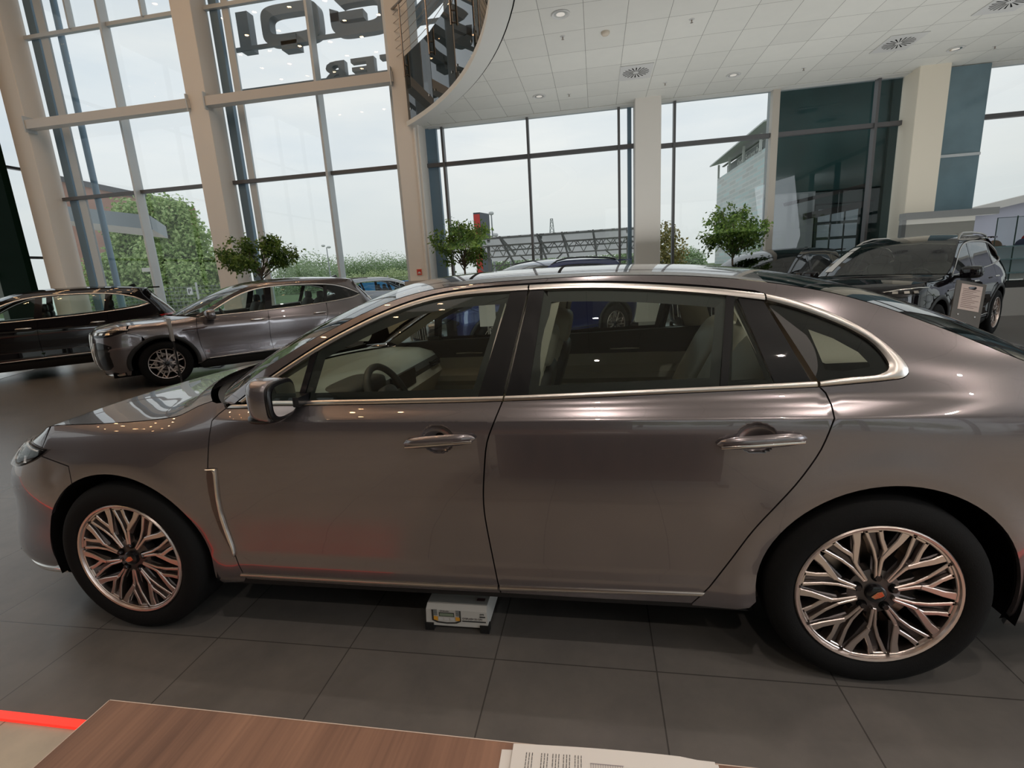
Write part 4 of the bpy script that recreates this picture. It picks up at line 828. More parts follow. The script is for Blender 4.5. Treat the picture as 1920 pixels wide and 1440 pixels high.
for a, b_, zz in ((-14.6, -9.1, (4.53, 9.08)), (-8.54, -3.1, (4.53, 9.08)), (-2.54, 3.04, (4.47,)), (3.65, 9.2, (4.40,)), (9.8, 15, (4.35,))):
    for z in zz: mb = MB(); mb.box((a, 12.50, z-.05), (b_, 12.62, z+.05)); struct('trim_4', mb, FRMD if z < 9 else FRM)
for a, b_ in ((-14.6, -9.1), (-8.54, -3.1)):
    o = thing('cross_beam', 'white steel cross beam between '+('the first two columns' if a < -10 else 'the second and third columns'), 'beam', ((a+b_)/2, 12.1, 6.58))
    mb = MB(); mb.box((a-(a+b_)/2-.05, -.17, -.13), (b_-(a+b_)/2+.05, .10, .11)); obj('beam', mb, BEAM, o)
    for e in (a, b_):
        mb = MB(); s_ = 1 if e == a else -1; mb.box((e-(a+b_)/2-s_*.02, -.20, -.22), (e-(a+b_)/2+s_*.01, .13, .22)); obj('bracket_plate', mb, FRM, o)
for x in (-12.9, -10.45): fin(x, 12.9, .06, 12.45, z0=9.1)
mb = MB(); mb.box((-14.6, 12.44, 9.85), (-9.1, 12.6, 9.95)); 
# panes
i_ = 0
for a, b_, z0, z1 in ((-14.6, -9.1, 0, 12.9), (-8.54, -3.1, 0, 12.9), (-2.54, 3.04, 0, 5.42), (3.65, 9.2, 0, 5.42), (9.8, 15, 0, 5.42), (-17, -15.3, 0, 12.9)):
    i_ += 1; mb = MB(); mb.add([(a, 12.60, z0), (b_, 12.60, z0), (b_, 12.60, z1), (a, 12.60, z1)], [(0, 1, 2, 3)]); struct('window_%d' % i_, mb, WGL)
# pale floor field at the far left
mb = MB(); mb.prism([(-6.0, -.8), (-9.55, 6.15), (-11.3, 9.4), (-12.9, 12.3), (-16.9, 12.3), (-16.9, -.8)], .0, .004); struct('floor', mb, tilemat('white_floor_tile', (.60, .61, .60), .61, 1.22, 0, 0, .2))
GRN = mat('dark_green_gloss', (.002, .010, .005), .5, spec=.03)
o = thing('display_portal', 'tall dark green glossy panel left of the first column', 'panel', (-15.9, 11.6, 0)); mb = MB(); mb.box((-.55, -.1, 0), (.55, .1, 11.5)); obj('panel', mb, GRN, o)
mb = MB(); mb.box((-.85, -.05, 0), (-.58, .12, 11.5)); obj('side_frame', mb, mat('greenish_frame', (.10, .12, .10), .45), o)
mb = MB(); mb.box((-17.3, 11.4, 2.2), (-16.55, 11.55, 2.45)); mb.box((-17.3, 11.4, 3.4), (-16.55, 11.55, 4.6)); struct('trim_5', mb, FRMD)
# walls, ceilings
WALLC = mat('warm_dark_wall', (.10, .08, .075), .6, var=.15, vscale=.7); WALLR = mat('wall_side', (.30, .27, .25), .6)
mb = MB(); mb.box((-17, -9.1, 0), (2.6, -9, 5.3)); mb.box((-17, -9.1, 5.3), (15, -9, 12.9)); struct('wall_back', mb, WALLC)
mb = MB(); mb.add([(2.6, -9.05, 0), (15, -9.05, 0), (15, -9.05, 5.3), (2.6, -9.05, 5.3)], [(0, 1, 2, 3)]); struct('window_10', mb, WGL)
for x in (2.65, 5.1, 7.6, 10.1, 12.6): mb = MB(); mb.box((x-.05, -9.1, 0), (x+.05, -8.9, 5.3)); struct('trim_8', mb, FRMD)
mb = MB(); mb.box((2.6, -9.1, 2.86), (15, -8.94, 2.94)); struct('trim_8', mb, FRMD)
for nm, x, ya, yb, zt, wn in (('wall_left', -17.05, -9, 12.6, 12.9, 8), ('wall_right', 12.4, -9, 12.6, 12.9, 9)):
    mb = MB(); h_ = 11.5 if x < 0 else 5.3
    mb.box((x-.05, ya, h_), (x+.05, yb, zt)); mb.box((x-.05, ya, 0), (x+.05, yb, .15)); y = ya
    struct(nm, mb, WALLR)
    while y <= yb+.1: mb = MB(); mb.box((x-.1, y-.05, .15), (x+.1, y+.05, h_)); struct('trim_8', mb, FRMD); y += 2.7
    mb = MB(); mb.add([(x, ya, .15), (x, yb, .15), (x, yb, h_), (x, ya, h_)], [(0, 1, 2, 3)]); struct('window_%d' % wn, mb, WGL)
    for z in ((2.9,) if x > 0 else (2.9, 5.8, 8.7)): mb = MB(); mb.box((x-.08, ya, z-.04), (x+.08, yb, z+.04)); struct('trim_8', mb, FRMD)
mb = MB(); mb.box((-17, -9, 12.9), (15, 12.75, 13.1)); struct('ceiling', mb, mat('atrium_ceiling', (.34, .32, .30), .7))
mb = MB(); mb.box((-17, 12.6, 12.3), (15, 12.75, 12.9)); mb.box((-2.5, 12.6, 5.42), (15, 12.75, 6.2)); mb.box((-2.5,12.6,11.5),(15,12.75,12.9)); struct('wall_front', mb, FRM)
mb = MB(); mb.add([(-2.5, 12.62, 6.2), (15, 12.62, 6.2), (15, 12.62, 11.5), (-2.5, 12.62, 11.5)], [(0, 1, 2, 3)]); struct('window_7', mb, WGL)
CX, CY, RR_ = -10.07, 3.68, 11.21
angs = [RAD(48.6-i*(48.6+65)/64) for i in range(65)]
CEIL = tilemat('ceiling_tile', (.70, .71, .67), .69, .87, 1.21, 7.14, .75, mortar=.009, dark=.3, vv=.12)
arcp = lambda r: [(CX+r*cos(a), CY+r*sin(a)) for a in angs]
mb = MB(); inn = arcp(RR_+.02); poly = inn+[(CX+RR_*cos(angs[-1]), -9), (15, -9), (15, 12.58), (-2.62, 12.58)]
mb.prism(poly[::-1], 5.42, 5.75); struct('ceiling', mb, CEIL)
CTRIM = mat('ceiling_trim', (.68, .69, .66), .6)
mb = MB(); a_, b_ = arcp(RR_-.20), arcp(RR_+.16); mb.grid([[(*p, 5.47), (*p, 5.36), (*q, 5.39), (*q, 5.42)] for p, q in zip(a_, b_)]); struct('trim_6', mb, CTRIM, smooth=40)
mb = MB(); a2_ = arcp(RR_+.17); mb.grid([[(*p, 5.41), (*q, 5.41)] for p, q in zip(a2_, arcp(RR_+.19))]); struct('trim_6', mb, VOID)
mb = MB(); mb.box((-2.4, 12.3, 5.40), (15, 12.58, 5.415)); struct('trim_6', mb, CTRIM)
# ceiling fittings
for i_, (px, py, lb) in enumerate(((1051, 27, 'largest recessed downlight, near the curved balcony edge'), (1011, 181, 'small recessed downlight nearest the curved edge by the windows'), (1375, 141, 'recessed downlight left of centre over the bronze sedan rear'), (1792, 92, 'recessed downlight farthest right, by the cream column'))):
    p = atZ(px, py, 5.415); o = thing('downlight', lb, 'ceiling light', p, 0, None)
    mb = MB(); mb.lathe([(.105, .0), (.14, -.012), (.15, .0)], 32); obj('ring', mb, WHITE, o, smooth=60)
    mb = MB(); mb.lathe([(.105, -.002), (.07, -.001)], 32); obj('reflector', mb, CHR, o, smooth=60)
    mb = MB(); mb.lathe([(.07, -.0015), (.0, -.0015)], 24); obj('bulb', mb, mat('lamp_glow', (.8, .76, .70), .4, emit=.28), o)
for px, py, lb in ((1192, 135, 'square swirl air vent in the middle of the ceiling'), (1685, 80, 'square swirl air vent at the right of the ceiling'), (1895, 2, 'air vent cut by the top right corner')):
    p = atZ(px, py, 5.418); o = thing('air_vent', lb, 'air vent', p)
    mb = MB(); mb.box((-.33, -.40, -.012), (.33, .40, -.002)); obj('plate', mb, WHITE, o)
    for k in range(20):
        a = 2*pi*k/20; mb = MB(); d = V((cos(a), sin(a), 0)); n_ = V((-sin(a), cos(a), 0)); mb.add([d*.06-n_*.004+V((0, 0, -.014)), d*.27-n_*.018+V((0, 0, -.014)), d*.27+n_*.010+V((0, 0, -.014)), d*.06+n_*.004+V((0, 0, -.014))], [(0, 1, 2, 3)]); obj('slot', mb, VOID, o)
p = atZ(1135, 60, 5.42); o = thing('smoke_detector', 'round white smoke detector between the downlights', 'smoke detector', p)
mb = MB(); mb.lathe([(.075, 0), (.075, -.025), (.055, -.05), (0, -.055)], 24); obj('housing', mb, mat('detector_plastic', (.62, .55, .45), .5), o, smooth=50); mb = MB(); mb.lathe([(.057, -.03), (.060, -.035), (.05, -.045)], 24); obj('vent_ring', mb, DKTRIM, o)
for i_, (px, py, lb) in enumerate(((1055, 68, 'sprinkler head between the largest downlight and the smoke detector'), (1067, 176, 'sprinkler head beside the small downlight near the windows'), (1297, 36, 'sprinkler head near the top, right of the smoke detector'), (1247, 155, 'sprinkler head just right of the middle vent'), (1507, 127, 'sprinkler head over the teal windows'), (1866, 86, 'sprinkler head right of the farthest right downlight'))):
    p = atZ(px, py, 5.42); o = thing('sprinkler', lb, 'sprinkler', p)
    mb = MB(); mb.lathe([(.045, 0), (.04, -.010), (0, -.012)], 20); obj('rose', mb, WHITE, o, smooth=50); mb = MB(); mb.lathe([(.010, -.01), (.010, -.05), (.025, -.052), (0, -.055)], 12); obj('nozzle', mb, STEEL, o)
# balcony glass and cable railing
DKG = bpy.data.materials.new('dark_balcony_glass'); DKG.use_nodes = True; b_ = DKG.node_tree.nodes['Principled BSDF']; b_.inputs['Base Color'].default_value = (.012, .016, .015, 1); b_.inputs['Roughness'].default_value = .02; b_.inputs['IOR'].default_value = 1.8
rd = thing('balcony_railing', 'curved balcony railing of dark glass panels, steel posts and cables', 'railing', (CX+RR_*.9, CY+3, 5.4)); ri = rd.location.copy()
r_ = RR_-.16
for k in range(11):
    a0 = RAD(48.2-k*7.6); a1 = RAD(48.2-(k+1)*7.6+.12); z0, z1 = 5.47, 6.95
    p = V((CX+r_*cos(a0), CY+r_*sin(a0), 0))-V((ri.x, ri.y, 0)); q = V((CX+r_*cos(a1), CY+r_*sin(a1), 0))-V((ri.x, ri.y, 0)); t_ = (q-p).normalized(); n_ = V((-t_.y, t_.x, 0))*.008
    mb = MB(); c_ = (p+q)/2; c_.z = (z0+z1)/2-ri.z; mb.obox(c_, (q-p)/2, n_, (0, 0, (z1-z0)/2)); pn = obj('glass_panel', mb, DKG, rd)
    for f in (.12, .88):
        for zz in (z0+.22, z0+.30*0+.22+.02):
            mb = MB(); o_ = p+(q-p)*f-n_*2.0; c0 = V((o_.x, o_.y, zz-ri.z)); mb.obox(c0, t_*.022, n_*.8, (0, 0, .022)); 
        obj('glass_fixing', mb, CHR, pn)
    for f in (.10,):
        o_ = p+(q-p)*f; dirn = V((-cos(a0), -sin(a0), 0)); o_ = o_+dirn*.07
        mb = MB(); mb.tube([(o_.x, o_.y, 6.45-ri.z), (o_.x, o_.y, 8.05-ri.z)], .024, 10); ps_ = obj('post', mb, STEEL, rd, smooth=50)
        mb = MB(); mb.tube([(o_.x, o_.y, 6.50-ri.z), (o_.x-dirn.x*.12, o_.y-dirn.y*.12, 6.50-ri.z)], .016, 8); mb.tube([(o_.x, o_.y, 6.72-ri.z), (o_.x-dirn.x*.12, o_.y-dirn.y*.12, 6.72-ri.z)], .016, 8); obj('post_clamp', mb, STEEL, ps_)
for j in range(6):
    mb = MB(); mb.tube([(CX+(r_-.07)*cos(RAD(49.5-i*1.5))-ri.x, CY+(r_-.07)*sin(RAD(49.5-i*1.5))-ri.y, 7.02+.19*j-ri.z) for i in range(60)], .007, 5); obj('cable', mb, STEEL, rd)
mb = MB(); mb.tube([(CX+(r_-.07)*cos(RAD(49.5-i*1.5))-ri.x, CY+(r_-.07)*sin(RAD(49.5-i*1.5))-ri.y, 8.1-ri.z) for i in range(60)], .03, 8); obj('handrail', mb, STEEL, rd, smooth=60)
# call-point sign, fire box on the third column
o = thing('call_point_sign', 'small red square sign with white bell on the column', 'sign', (-2.84, 11.985, 1.63)); mb = MB(); mb.box((-.075, -.006, -.085), (.075, .012, .085)); obj('frame', mb, mat('sign_border', (.70, .35, .25), .5), o)
mb = MB(); mb.box((-.062, -.008, -.072), (.062, 0, .072)); obj('face', mb, mat('sign_red', (.55, .03, .02), .5), o)
mb = MB(); f = lambda x, z, h: (x, -.009-h, z); flatpoly(mb, [(.042*cos(RAD(a)), -.03+.042*sin(RAD(a))) for a in range(0, 181, 15)], f); flatpoly(mb, [(-.05, -.045), (.05, -.045), (.05, -.036), (-.05, -.036)], f); obj('bell', mb, WHITE, o)
o = thing('fire_box', 'grey metal hydrant box at the foot of the column, below the red sign', 'cabinet', (-2.92, 11.9, .0)); mb = MB(); mb.box((-.30, -.14, .0), (.32, .09, 1.40), .01); obj('body', mb, mat('box_grey', (.40, .37, .33), .5), o)
mb = MB(); mb.lathe([(.045, 0), (.04, .012), (0, .012)], 16, lambda r, a, h: (-.16+r*cos(a), -.14-h, 1.22+r*sin(a))); obj('lock', mb, DKTRIM, o); mb = MB(); mb.box((.08, -.146, 1.24), (.28, -.138, 1.37)); obj('label_plate', mb, mat('box_plate', (.45, .40, .36), .5), o)
# warm spot lamps of the atrium: small glowing discs on the high ceiling
SPOT = mat('warm_spot', (1, .60, .30), .4, emit=85)
random.seed(4); sp0 = None
for i in range(12):
    for j in range(12):
        x = -14+i*1.5; y = -7.5+j*1.55; c_ = V((x-CX, y-CY, 0))
        if c_.length > RR_-.8: continue
        if sp0 is None:
            sp0 = thing('ceiling_spot', 'small warm spot lamp on the high atrium ceiling', 'ceiling light', (x, y, 12.0), 0, 'warm spot lamps of the atrium ceiling')
            mb = MB(); mb.lathe([(.085, .0), (.0, .0)], 14); obj('bulb', mb, SPOT, sp0)
            mb = MB(); mb.lathe([(.09, -.02), (.095, .10), (.0, .11)], 14); obj('housing', mb, WHITE, sp0, smooth=50)
            mb = MB(); mb.tube([(0, 0, .10), (0, 0, .9)], .01, 6); obj('stem', mb, STEEL, sp0); index_kids()
        else:
            q = copy_tree(sp0, skip=('housing', 'stem')) if (i+j) % 2 else copy_tree(sp0); q.location = (x, y, 12.0)
# things on the near side of the room, seen in the car's paint
def simple(name, lab, cat, boxes, m):
    o = thing(name, lab, cat, boxes[0][0])
# ---- desk
WOOD = bpy.data.materials.new('desk_wood'); WOOD.use_nodes = True; nt = WOOD.node_tree; b_ = nt.nodes['Principled BSDF']; n = nt.nodes.new; l = nt.links.new
tc = n('ShaderNodeTexCoord'); mp = n('ShaderNodeMapping'); mp.inputs['Scale'].default_value = (6, .5, 1); no = n('ShaderNodeTexNoise'); no.inputs['Scale'].default_value = 2.0; no.inputs['Detail'].default_value = 5; no.inputs['Roughness'].default_value = .6; no.inputs['Distortion'].default_value = .25
mp2 = n('ShaderNodeMapping'); mp2.inputs['Scale'].default_value = (120, 2.2, 1); n2 = n('ShaderNodeTexNoise'); n2.inputs['Scale'].default_value = 1.5; n2.inputs['Detail'].default_value = 3
r = n('ShaderNodeValToRGB'); e_ = r.color_ramp.elements; e_[0].position = .30; e_[0].color = (.066, .026, .015, 1); e_[1].position = .72; e_[1].color = (.245, .125, .075, 1)
mx = n('ShaderNodeMixRGB'); mx.inputs[0].default_value = .18
l(tc.outputs['Object'], mp.inputs[0]); l(mp.outputs[0], no.inputs['Vector']); l(tc.outputs['Object'], mp2.inputs[0]); l(mp2.outputs[0], n2.inputs['Vector']); l(no.outputs['Fac'], mx.inputs[1]); l(n2.outputs['Fac'], mx.inputs[2]); l(mx.outputs[0], r.inputs[0]); l(r.outputs[0], b_.inputs['Base Color']); b_.inputs['Roughness'].default_value = .42
desk = thing('desk', 'reddish-brown wooden desk top in the foreground', 'desk', (1.13, -1.01, 0))
mb = MB(); mb.box((0, -.95, .722), (1.75, 0, .748)); obj('desktop', mb, WOOD, desk)
mb = MB(); mb.box((-.0015, -.95, .7225), (0, 0, .7482)); mb2 = MB(); mb2.box((0, 0, .7225), (1.75, .0015, .7484)); obj('edge_band', mb, mat('edge_band', (.45, .36, .30), .4), desk); obj('edge_band', mb2, mat('edge_band', (1, 1, 1)), desk)
mb = MB(); mb.box((.25, -.30, .08), (1.60, -.27, .722)); obj('modesty_panel', mb, WOOD, desk)
for x in (.06, 1.60):
    mb = MB(); mb.box((x, -.85, 0), (x+.06, -.30, .03)); mb.box((x, -.62, .03), (x+.06, -.54, .722)); obj('leg', mb, STEEL, desk)
# papers
def sheet(name, lab, pts, z, th=.0006, curl=None):
    o = thing(name, lab, 'paper', (pts[0][0], pts[0][1], z)); mb = MB(); n = len(pts); P_ = [V((x-pts[0][0], y-pts[0][1], 0)) for x, y in pts]
    mb.prism([(p.x, p.y) for p in P_], 0, th); obj('sheet', mb, PAPER, o); return o
lowp = [(p.x, p.y) for p in (atZ(941, 1405, .7495), atZ(1010, 1408, .7495), atZ(1010, 1500, .7495), atZ(925, 1500, .7495))]
sheet('paper_sheet', 'white sheet whose left edge sticks out under the printed pages', lowp, .7488)
a_ = atZ(963, 1393, .755); b_ = atZ(1330, 1424, .755); dx = (b_-a_).normalized(); dy = V((dx.y, -dx.x, 0)); o = thing('document', 'printed white pages lying on the front edge of the desk', 'paper', (a_.x, a_.y, .7500)); ln = .297
mb = MB(); nx = 12; mb.grid([[dx*(ln*i/nx)+dy*(.21*j/8)+V((0, 0, .004+.004*sin(i/nx*3.1)-(.003 if i > 10 else 0))) for j in range(9)] for i in range(nx+1)]); obj('page', mb, PAPER, o, smooth=60)
mb = MB(); mb.grid([[dx*(.004+ln*i/nx)+dy*(.004+.21*j/8)+V((0, 0, .001+.003*sin(i/nx*3.1))) for j in range(9)] for i in range(nx+1)]); obj('page', mb, PAPER, o, smooth=60)
random.seed(3); mb = MB()
def hz_(i): return .0046+.004*sin(i*3.1)
for (x0, w_) in ((.022, .010), (.045, .016), (.062, .012), (.078, .012), (.095, .007)):
    for q_ in range(3):
        x = x0+q_*.0045
        y = .014
        while y < .19:
            l_ = random.uniform(.002, .007); zz = hz_(x/ln); p = dx*x+dy*y; mb.obox(p+dy*(l_/2)+V((0, 0, zz)), dx*.00045, dy*(l_/2), (0, 0, .0002)); y += l_+.0012
obj('printed_text', mb, INK, o); mb = MB()
for i in range(14):
    x = .118+i*.0035; zz = hz_(x/ln); mb.obox(dx*x+dy*.07+V((0, 0, zz)), dx*.0004, dy*.045, (0, 0, .0002))
for y in (.025, .115): mb.obox(dx*.141+dy*y+V((0, 0, .0088)), dx*.024, dy*.0004, (0, 0, .0002))
obj('printed_table', mb, mat('table_ink', (.30, .27, .28), .8), o)
# ---- battery charger on the floor under the car
ch = thing('battery_charger', 'white battery charger box with small screen, on the floor under the sill', 'battery charger', (1.275, .12, 0)); MET = mat('charger_case', (.55, .54, .50), .45)
mb = MB(); mb.add([(0, 0, .022), (.27, 0, .022), (.27, .30, .022), (0, .30, .022), (.003, .004, .095), (.267, .004, .095), (.267, .30, .112), (.003, .30, .112), (.005, .022, .112), (.265, .022, .112)], [(3, 2, 1, 0), (0, 1, 5, 4), (4, 5, 9, 8), (8, 9, 6, 7), (1, 2, 6, 9, 5), (3, 0, 4, 8, 7), (2, 3, 7, 6)]); obj('case', mb, MET, ch)
mb = MB(); f = lambda x, z, h: (x, -.0012-h+.004*(z-.022)/.073, z)
flatpoly(mb, [(.028, .095), (.028, .046), (.05, .036), (.092, .033), (.135, .036), (.155, .046), (.155, .095), (.148, .095), (.148, .050), (.13, .042), (.092, .039), (.055, .042), (.035, .050), (.035, .095)], f, .001); obj('panel_outline', mb, DKTRIM, ch)
for x in (.036, .132): mb = MB(); flatpoly(mb, [(x, .050), (x+.018, .046 if x < .1 else .050), (x+.018, .064), (x, .066)], f, .002); obj('button', mb, mat('amber_button', (.75, .36, .04), .4), ch)
mb = MB(); flatpoly(mb, [(.060, .066), (.126, .066), (.126, .084), (.060, .084)], f, .001); sb_ = obj('screen_frame', mb, DKTRIM, ch); mb = MB(); flatpoly(mb, [(.063, .069), (.123, .069), (.123, .081), (.063, .081)], f, .0018); obj('screen', mb, mat('lcd', (.22, .27, .19), .3), sb_)
for z in (.070, .077, .084, .091):
    for x in (.036, .134): mb = MB(); flatpoly(mb, [(x, z), (x+.016, z), (x+.016, z+.005), (x, z+.005)], f, .0012); obj('key', mb, mat('key_grey', (.20, .21, .20), .5), ch)
for x in (.066, .092, .118): mb = MB(); flatpoly(mb, [(x-.010, .050), (x+.010, .050), (x+.010, .060), (x-.010, .060)], f, .0012); obj('key', mb, mat('key_white', (.6, .6, .58), .5), ch)
text('lettering', 'GYSFLASH 50.12FV', .0125, INK, ch, frame((.160, .0015, .056), (1, 0, 0), (0, 0, 1)), .0004, stretch=.86)
text('lettering', 'GYS', .011, INK, ch, frame((.236, .0015, .080), (1, 0, 0), (0, 0, 1)), .0004)
mb = MB(); flatpoly(mb, [(.160, .047), (.262, .047), (.262, .052), (.160, .052)], f, .001); flatpoly(mb, [(.236, .070), (.260, .070), (.260, .075), (.236, .075)], f, .001); obj('printed_bar', mb, INK, ch)
text('lettering', 'GYSFLASH', .009, INK, ch, frame((.064, .0015, .0875), (1, 0, 0), (0, 0, 1)), .0003)
mb = MB(); mb.box((.215, .05, .1128), (.250, .068, .1138)); obj('top_sticker', mb, mat('sticker', (.10, .05, .05), .5), ch)
for x, y in ((-.004, -.006), (.236, -.006), (-.004, .27), (.236, .27)): mb = MB(); mb.box((x, y, 0), (x+.038, y+.034, .034)); obj('rubber_foot', mb, BLK, ch)
mb = MB(); mb.tube([(.02, .17, .112), (.05, .19, .135), (.21, .19, .137), (.25, .17, .112)], .009, 8); obj('carry_handle', mb, mat('handle_grey', (.35, .35, .34), .5), ch, smooth=50)
# ---- slim info stand by the grey car, price stand by the black car
o = thing('info_stand', 'slim dark information stand in front of the bronze-grey sport utility car', 'sign stand', (-4.13, 4.72, 0), RAD(52)); mb = MB(); mb.box((-.17, -.012, 0), (.17, .012, 1.0)); obj('board', mb, mat('smoked_acrylic', (.02, .02, .02), .1, coat=.5), o)
mb = MB(); mb.box((-.19, -.16, 0), (.19, .16, .012)); obj('base', mb, DKTRIM, o); mb = MB(); mb.box((-.175, -.02, .78), (.175, .02, 1.10)); obj('header', mb, STEEL, o); o.rotation_euler = (0, 0, RAD(137))
tl, tr2, br2, bl2 = V((6.32, 5.29, 1.06)), V((6.64, 5.33, 1.03)), V((6.54, 5.19, .47)), V((6.18, 5.13, .50))
o = thing('price_stand', 'dark price stand with a printed sheet in front of the black car at the right', 'sign stand', (6.42, 5.30, 0)); O = V((6.42, 5.30, 0)); X_ = (tr2-tl).normalized(); Z_ = ((tl-bl2)+(tr2-br2)).normalized(); Y_ = Z_.cross(X_).normalized(); X_ = Y_.cross(Z_)
cen = (tl+tr2+br2+bl2)/4-O; mb = MB(); mb.obox(cen, X_*.175, Y_*.008, Z_*.29); bd = obj('board', mb, mat('board_taupe', (.075, .066, .055), .35), o)
sg = -1 if (Y_.dot(CAM-(cen+O)) < 0) else 1
mb = MB(); mb.obox(cen+Z_*.10+X_*.01+Y_*(sg*.010), X_*.125, Y_*.001, Z_*.155); obj('price_sheet', mb, mat('sheet_pink', (.46, .37, .33), .6), bd)
mb = MB(); [mb.obox(cen+Z_*(.10+.10-i*.022)+X_*(.01-.02*(i % 3))+Y_*(sg*.0125), X_*(.10-.02*(i % 3)), Y_*.0005, Z_*.003) for i in range(11)]; obj('printed_lines', mb, mat('faint_ink', (.25, .18, .16), .7), bd)
mb = MB(); sell(mb, cen+Z_*.215+X_*.01+Y_*(sg*.0125), (.05, .004, .02), .8, .8); obj('car_picture', mb, GBLK, bd)
for s_ in (-1, 1): mb = MB(); c_ = cen-Z_*.12+X_*(.10*s_)+Y_*(sg*.012); mb.obox(c_, X_*.008, Y_*.004, Z_*.008); obj('screw', mb, CHR, bd)
mb = MB(); mb.box((-.16, -.12, 0), (.16, .16, .012)); obj('base', mb, DKTRIM, o); mb = MB(); mb.tube([(0, .05, .01), tuple(cen-Z_*.2)], .02, 8); obj('pole', mb, STEEL, o)
# white sheet in a holder in front of the blue car
c_ = atY(914, 590, 4.6); o = thing('price_sheet_holder', 'white price sheet in a clear holder in front of the blue car', 'sign', (c_.x, c_.y, 0)); mb = MB(); mb.box((-.105, -.003, c_.z-.15), (.105, .003, c_.z+.15)); obj('sheet', mb, PAPER, o)
mb = MB(); mb.tube([(0, .01, 0), (0, .01, c_.z-.14)], .012, 8); obj('pole', mb, STEEL, o); mb = MB(); mb.lathe([(0, .012), (.14, .012), (.15, 0)], 20); obj('base', mb, DKTRIM, o)
mb = MB(); mb.box((.0, -.15, 0), (.42, .16, .09), .02); bx_ = tag(obj('cable_box', mb, BLK), 'small black box on the floor under the tail of the black car at the left', 'box'); bx_.location = atZ(22, 690, 0)
mb = MB(); q = atZ(385, 688, 0); mb.tube([(-.35, .2, .03), (-.1, .05, .035), (.15, -.05, .03), (.32, .02, .03), (.25, .2, .03), (.0, .18, .03)], .02, 8); cb_ = tag(obj('charging_cable', mb, BLK, smooth=60), 'black cable lying on the floor beside the front wheel of the bronze-grey sport utility car', 'cable'); cb_.location = q
# ---------------------------------------------------------------- plants in the showroom
def leafmat(name, c0, c1, trans=.25):
    m = bpy.data.materials.new(name); m.use_nodes = True; nt = m.node_tree; b = nt.nodes['Principled BSDF']; n = nt.nodes.new
    tc = n('ShaderNodeTexCoord'); no = n('ShaderNodeTexNoise'); no.inputs['Scale'].default_value = 7; r = n('ShaderNodeValToRGB'); r.color_ramp.elements[0].position = .35; r.color_ramp.elements[1].position = .65
    r.color_ramp.elements[0].color = (*c0, 1); r.color_ramp.elements[1].color = (*c1, 1); nt.links.new(tc.outputs['Object'], no.inputs['Vector']); nt.links.new(no.outputs['Fac'], r.inputs[0]); nt.links.new(r.outputs[0], b.inputs['Base Color'])
    b.inputs['Roughness'].default_value = .5
    t = n('ShaderNodeBsdfTranslucent'); nt.links.new(r.outputs[0], t.inputs[0]); mx = n('ShaderNodeMixShader'); mx.inputs[0].default_value = trans
    nt.links.new(b.outputs[0], mx.inputs[1]); nt.links.new(t.outputs[0], mx.inputs[2]); nt.links.new(mx.outputs[0], nt.nodes['Material Output'].inputs[0]); return m
FIC = leafmat('ficus_leaf', (.035, .095, .018), (.20, .31, .06), .35)
BARK = mat('bark', (.11, .085, .06), .8)
def leaf(mb, p, d, n_, l, w):
    d = d.normalized(); s_ = d.cross(n_).normalized(); n_ = s_.cross(d)
    mb.add([p, p+d*l*.45+s_*w-n_*w*.2, p+d*l*.5-n_*w*.1*0, p+d*l*.45-s_*w-n_*w*.2, p+d*l-n_*l*.15], [(0, 1, 2), (0, 2, 3), (1, 4, 2), (2, 4, 3)])
def ficus(name, label, base, rad, zc, rz, seed, nl=1500):
    random.seed(seed); o = thing(name, label, 'potted plant', base)
    mb = MB(); fol = MB(); tips = []
    mb.tube([(0, 0, .45), (.03, .01, .9), (.0, .03, zc-rz*.8)], [.028, .024, .02], 8)
    for i in range(26):
        a = random.uniform(0, 2*pi); el = random.uniform(-.5, 1.35); R_ = V((cos(a)*cos(el)*rad, sin(a)*cos(el)*rad, sin(el)*rz)); c0 = V((0, .03, zc-rz*random.uniform(.45, .95))); e_ = V((0, 0, zc))+R_*random.uniform(.65, .95)
        m1 = c0.lerp(e_, .5)+V((random.uniform(-.06, .06), random.uniform(-.06, .06), random.uniform(0, .08))); mb.tube([c0, m1, e_], [.012, .008, .004], 5); tips += [(m1, e_)]
    nm = thing('x', 'x', 'x'); bpy.data.objects.remove(nm)
    obj('trunk', mb, BARK, o, smooth=60)
    clus = []
    for m1, e_ in tips:
        for k in range(5): clus.append(m1.lerp(e_, random.uniform(.1, 1.08))+V((random.gauss(0, .07), random.gauss(0, .07), random.gauss(0, .06))))
    for i in range(nl):
        c_ = random.choice(clus); d = V((random.gauss(0, 1), random.gauss(0, 1), random.gauss(-.5, .7))); p = c_+V((random.gauss(0, .055), random.gauss(0, .055), random.gauss(0, .055)))
        leaf(fol, p, d, V((random.gauss(0, .6), random.gauss(0, .6), 1)), random.uniform(.065, .10), random.uniform(.017, .027))
    obj('foliage', fol, FIC, o, recalc=False)
    mb = MB(); mb.lathe([(0, .0), (.19, .0), (.24, .48), (.25, .5), (.23, .5), (.22, .46), (0, .46)], 28); obj('pot', mb, mat('pot_grey', (.10, .10, .10), .5), o, smooth=40)
ficus('potted_ficus', 'bushy potted ficus behind the bronze-grey sport utility car', (-5.25, 8.5, 0), .84, 2.13, .54, 1, 4200)
ficus('potted_ficus', 'potted ficus beside the column with the red call point sign', (-.70, 8.75, 0), .72, 2.10, .60, 2, 3000)
ficus('potted_ficus', 'potted ficus in front of the business building, right of the middle column', (4.85, 9.75, 0), .74, 2.02, .58, 5, 3600)
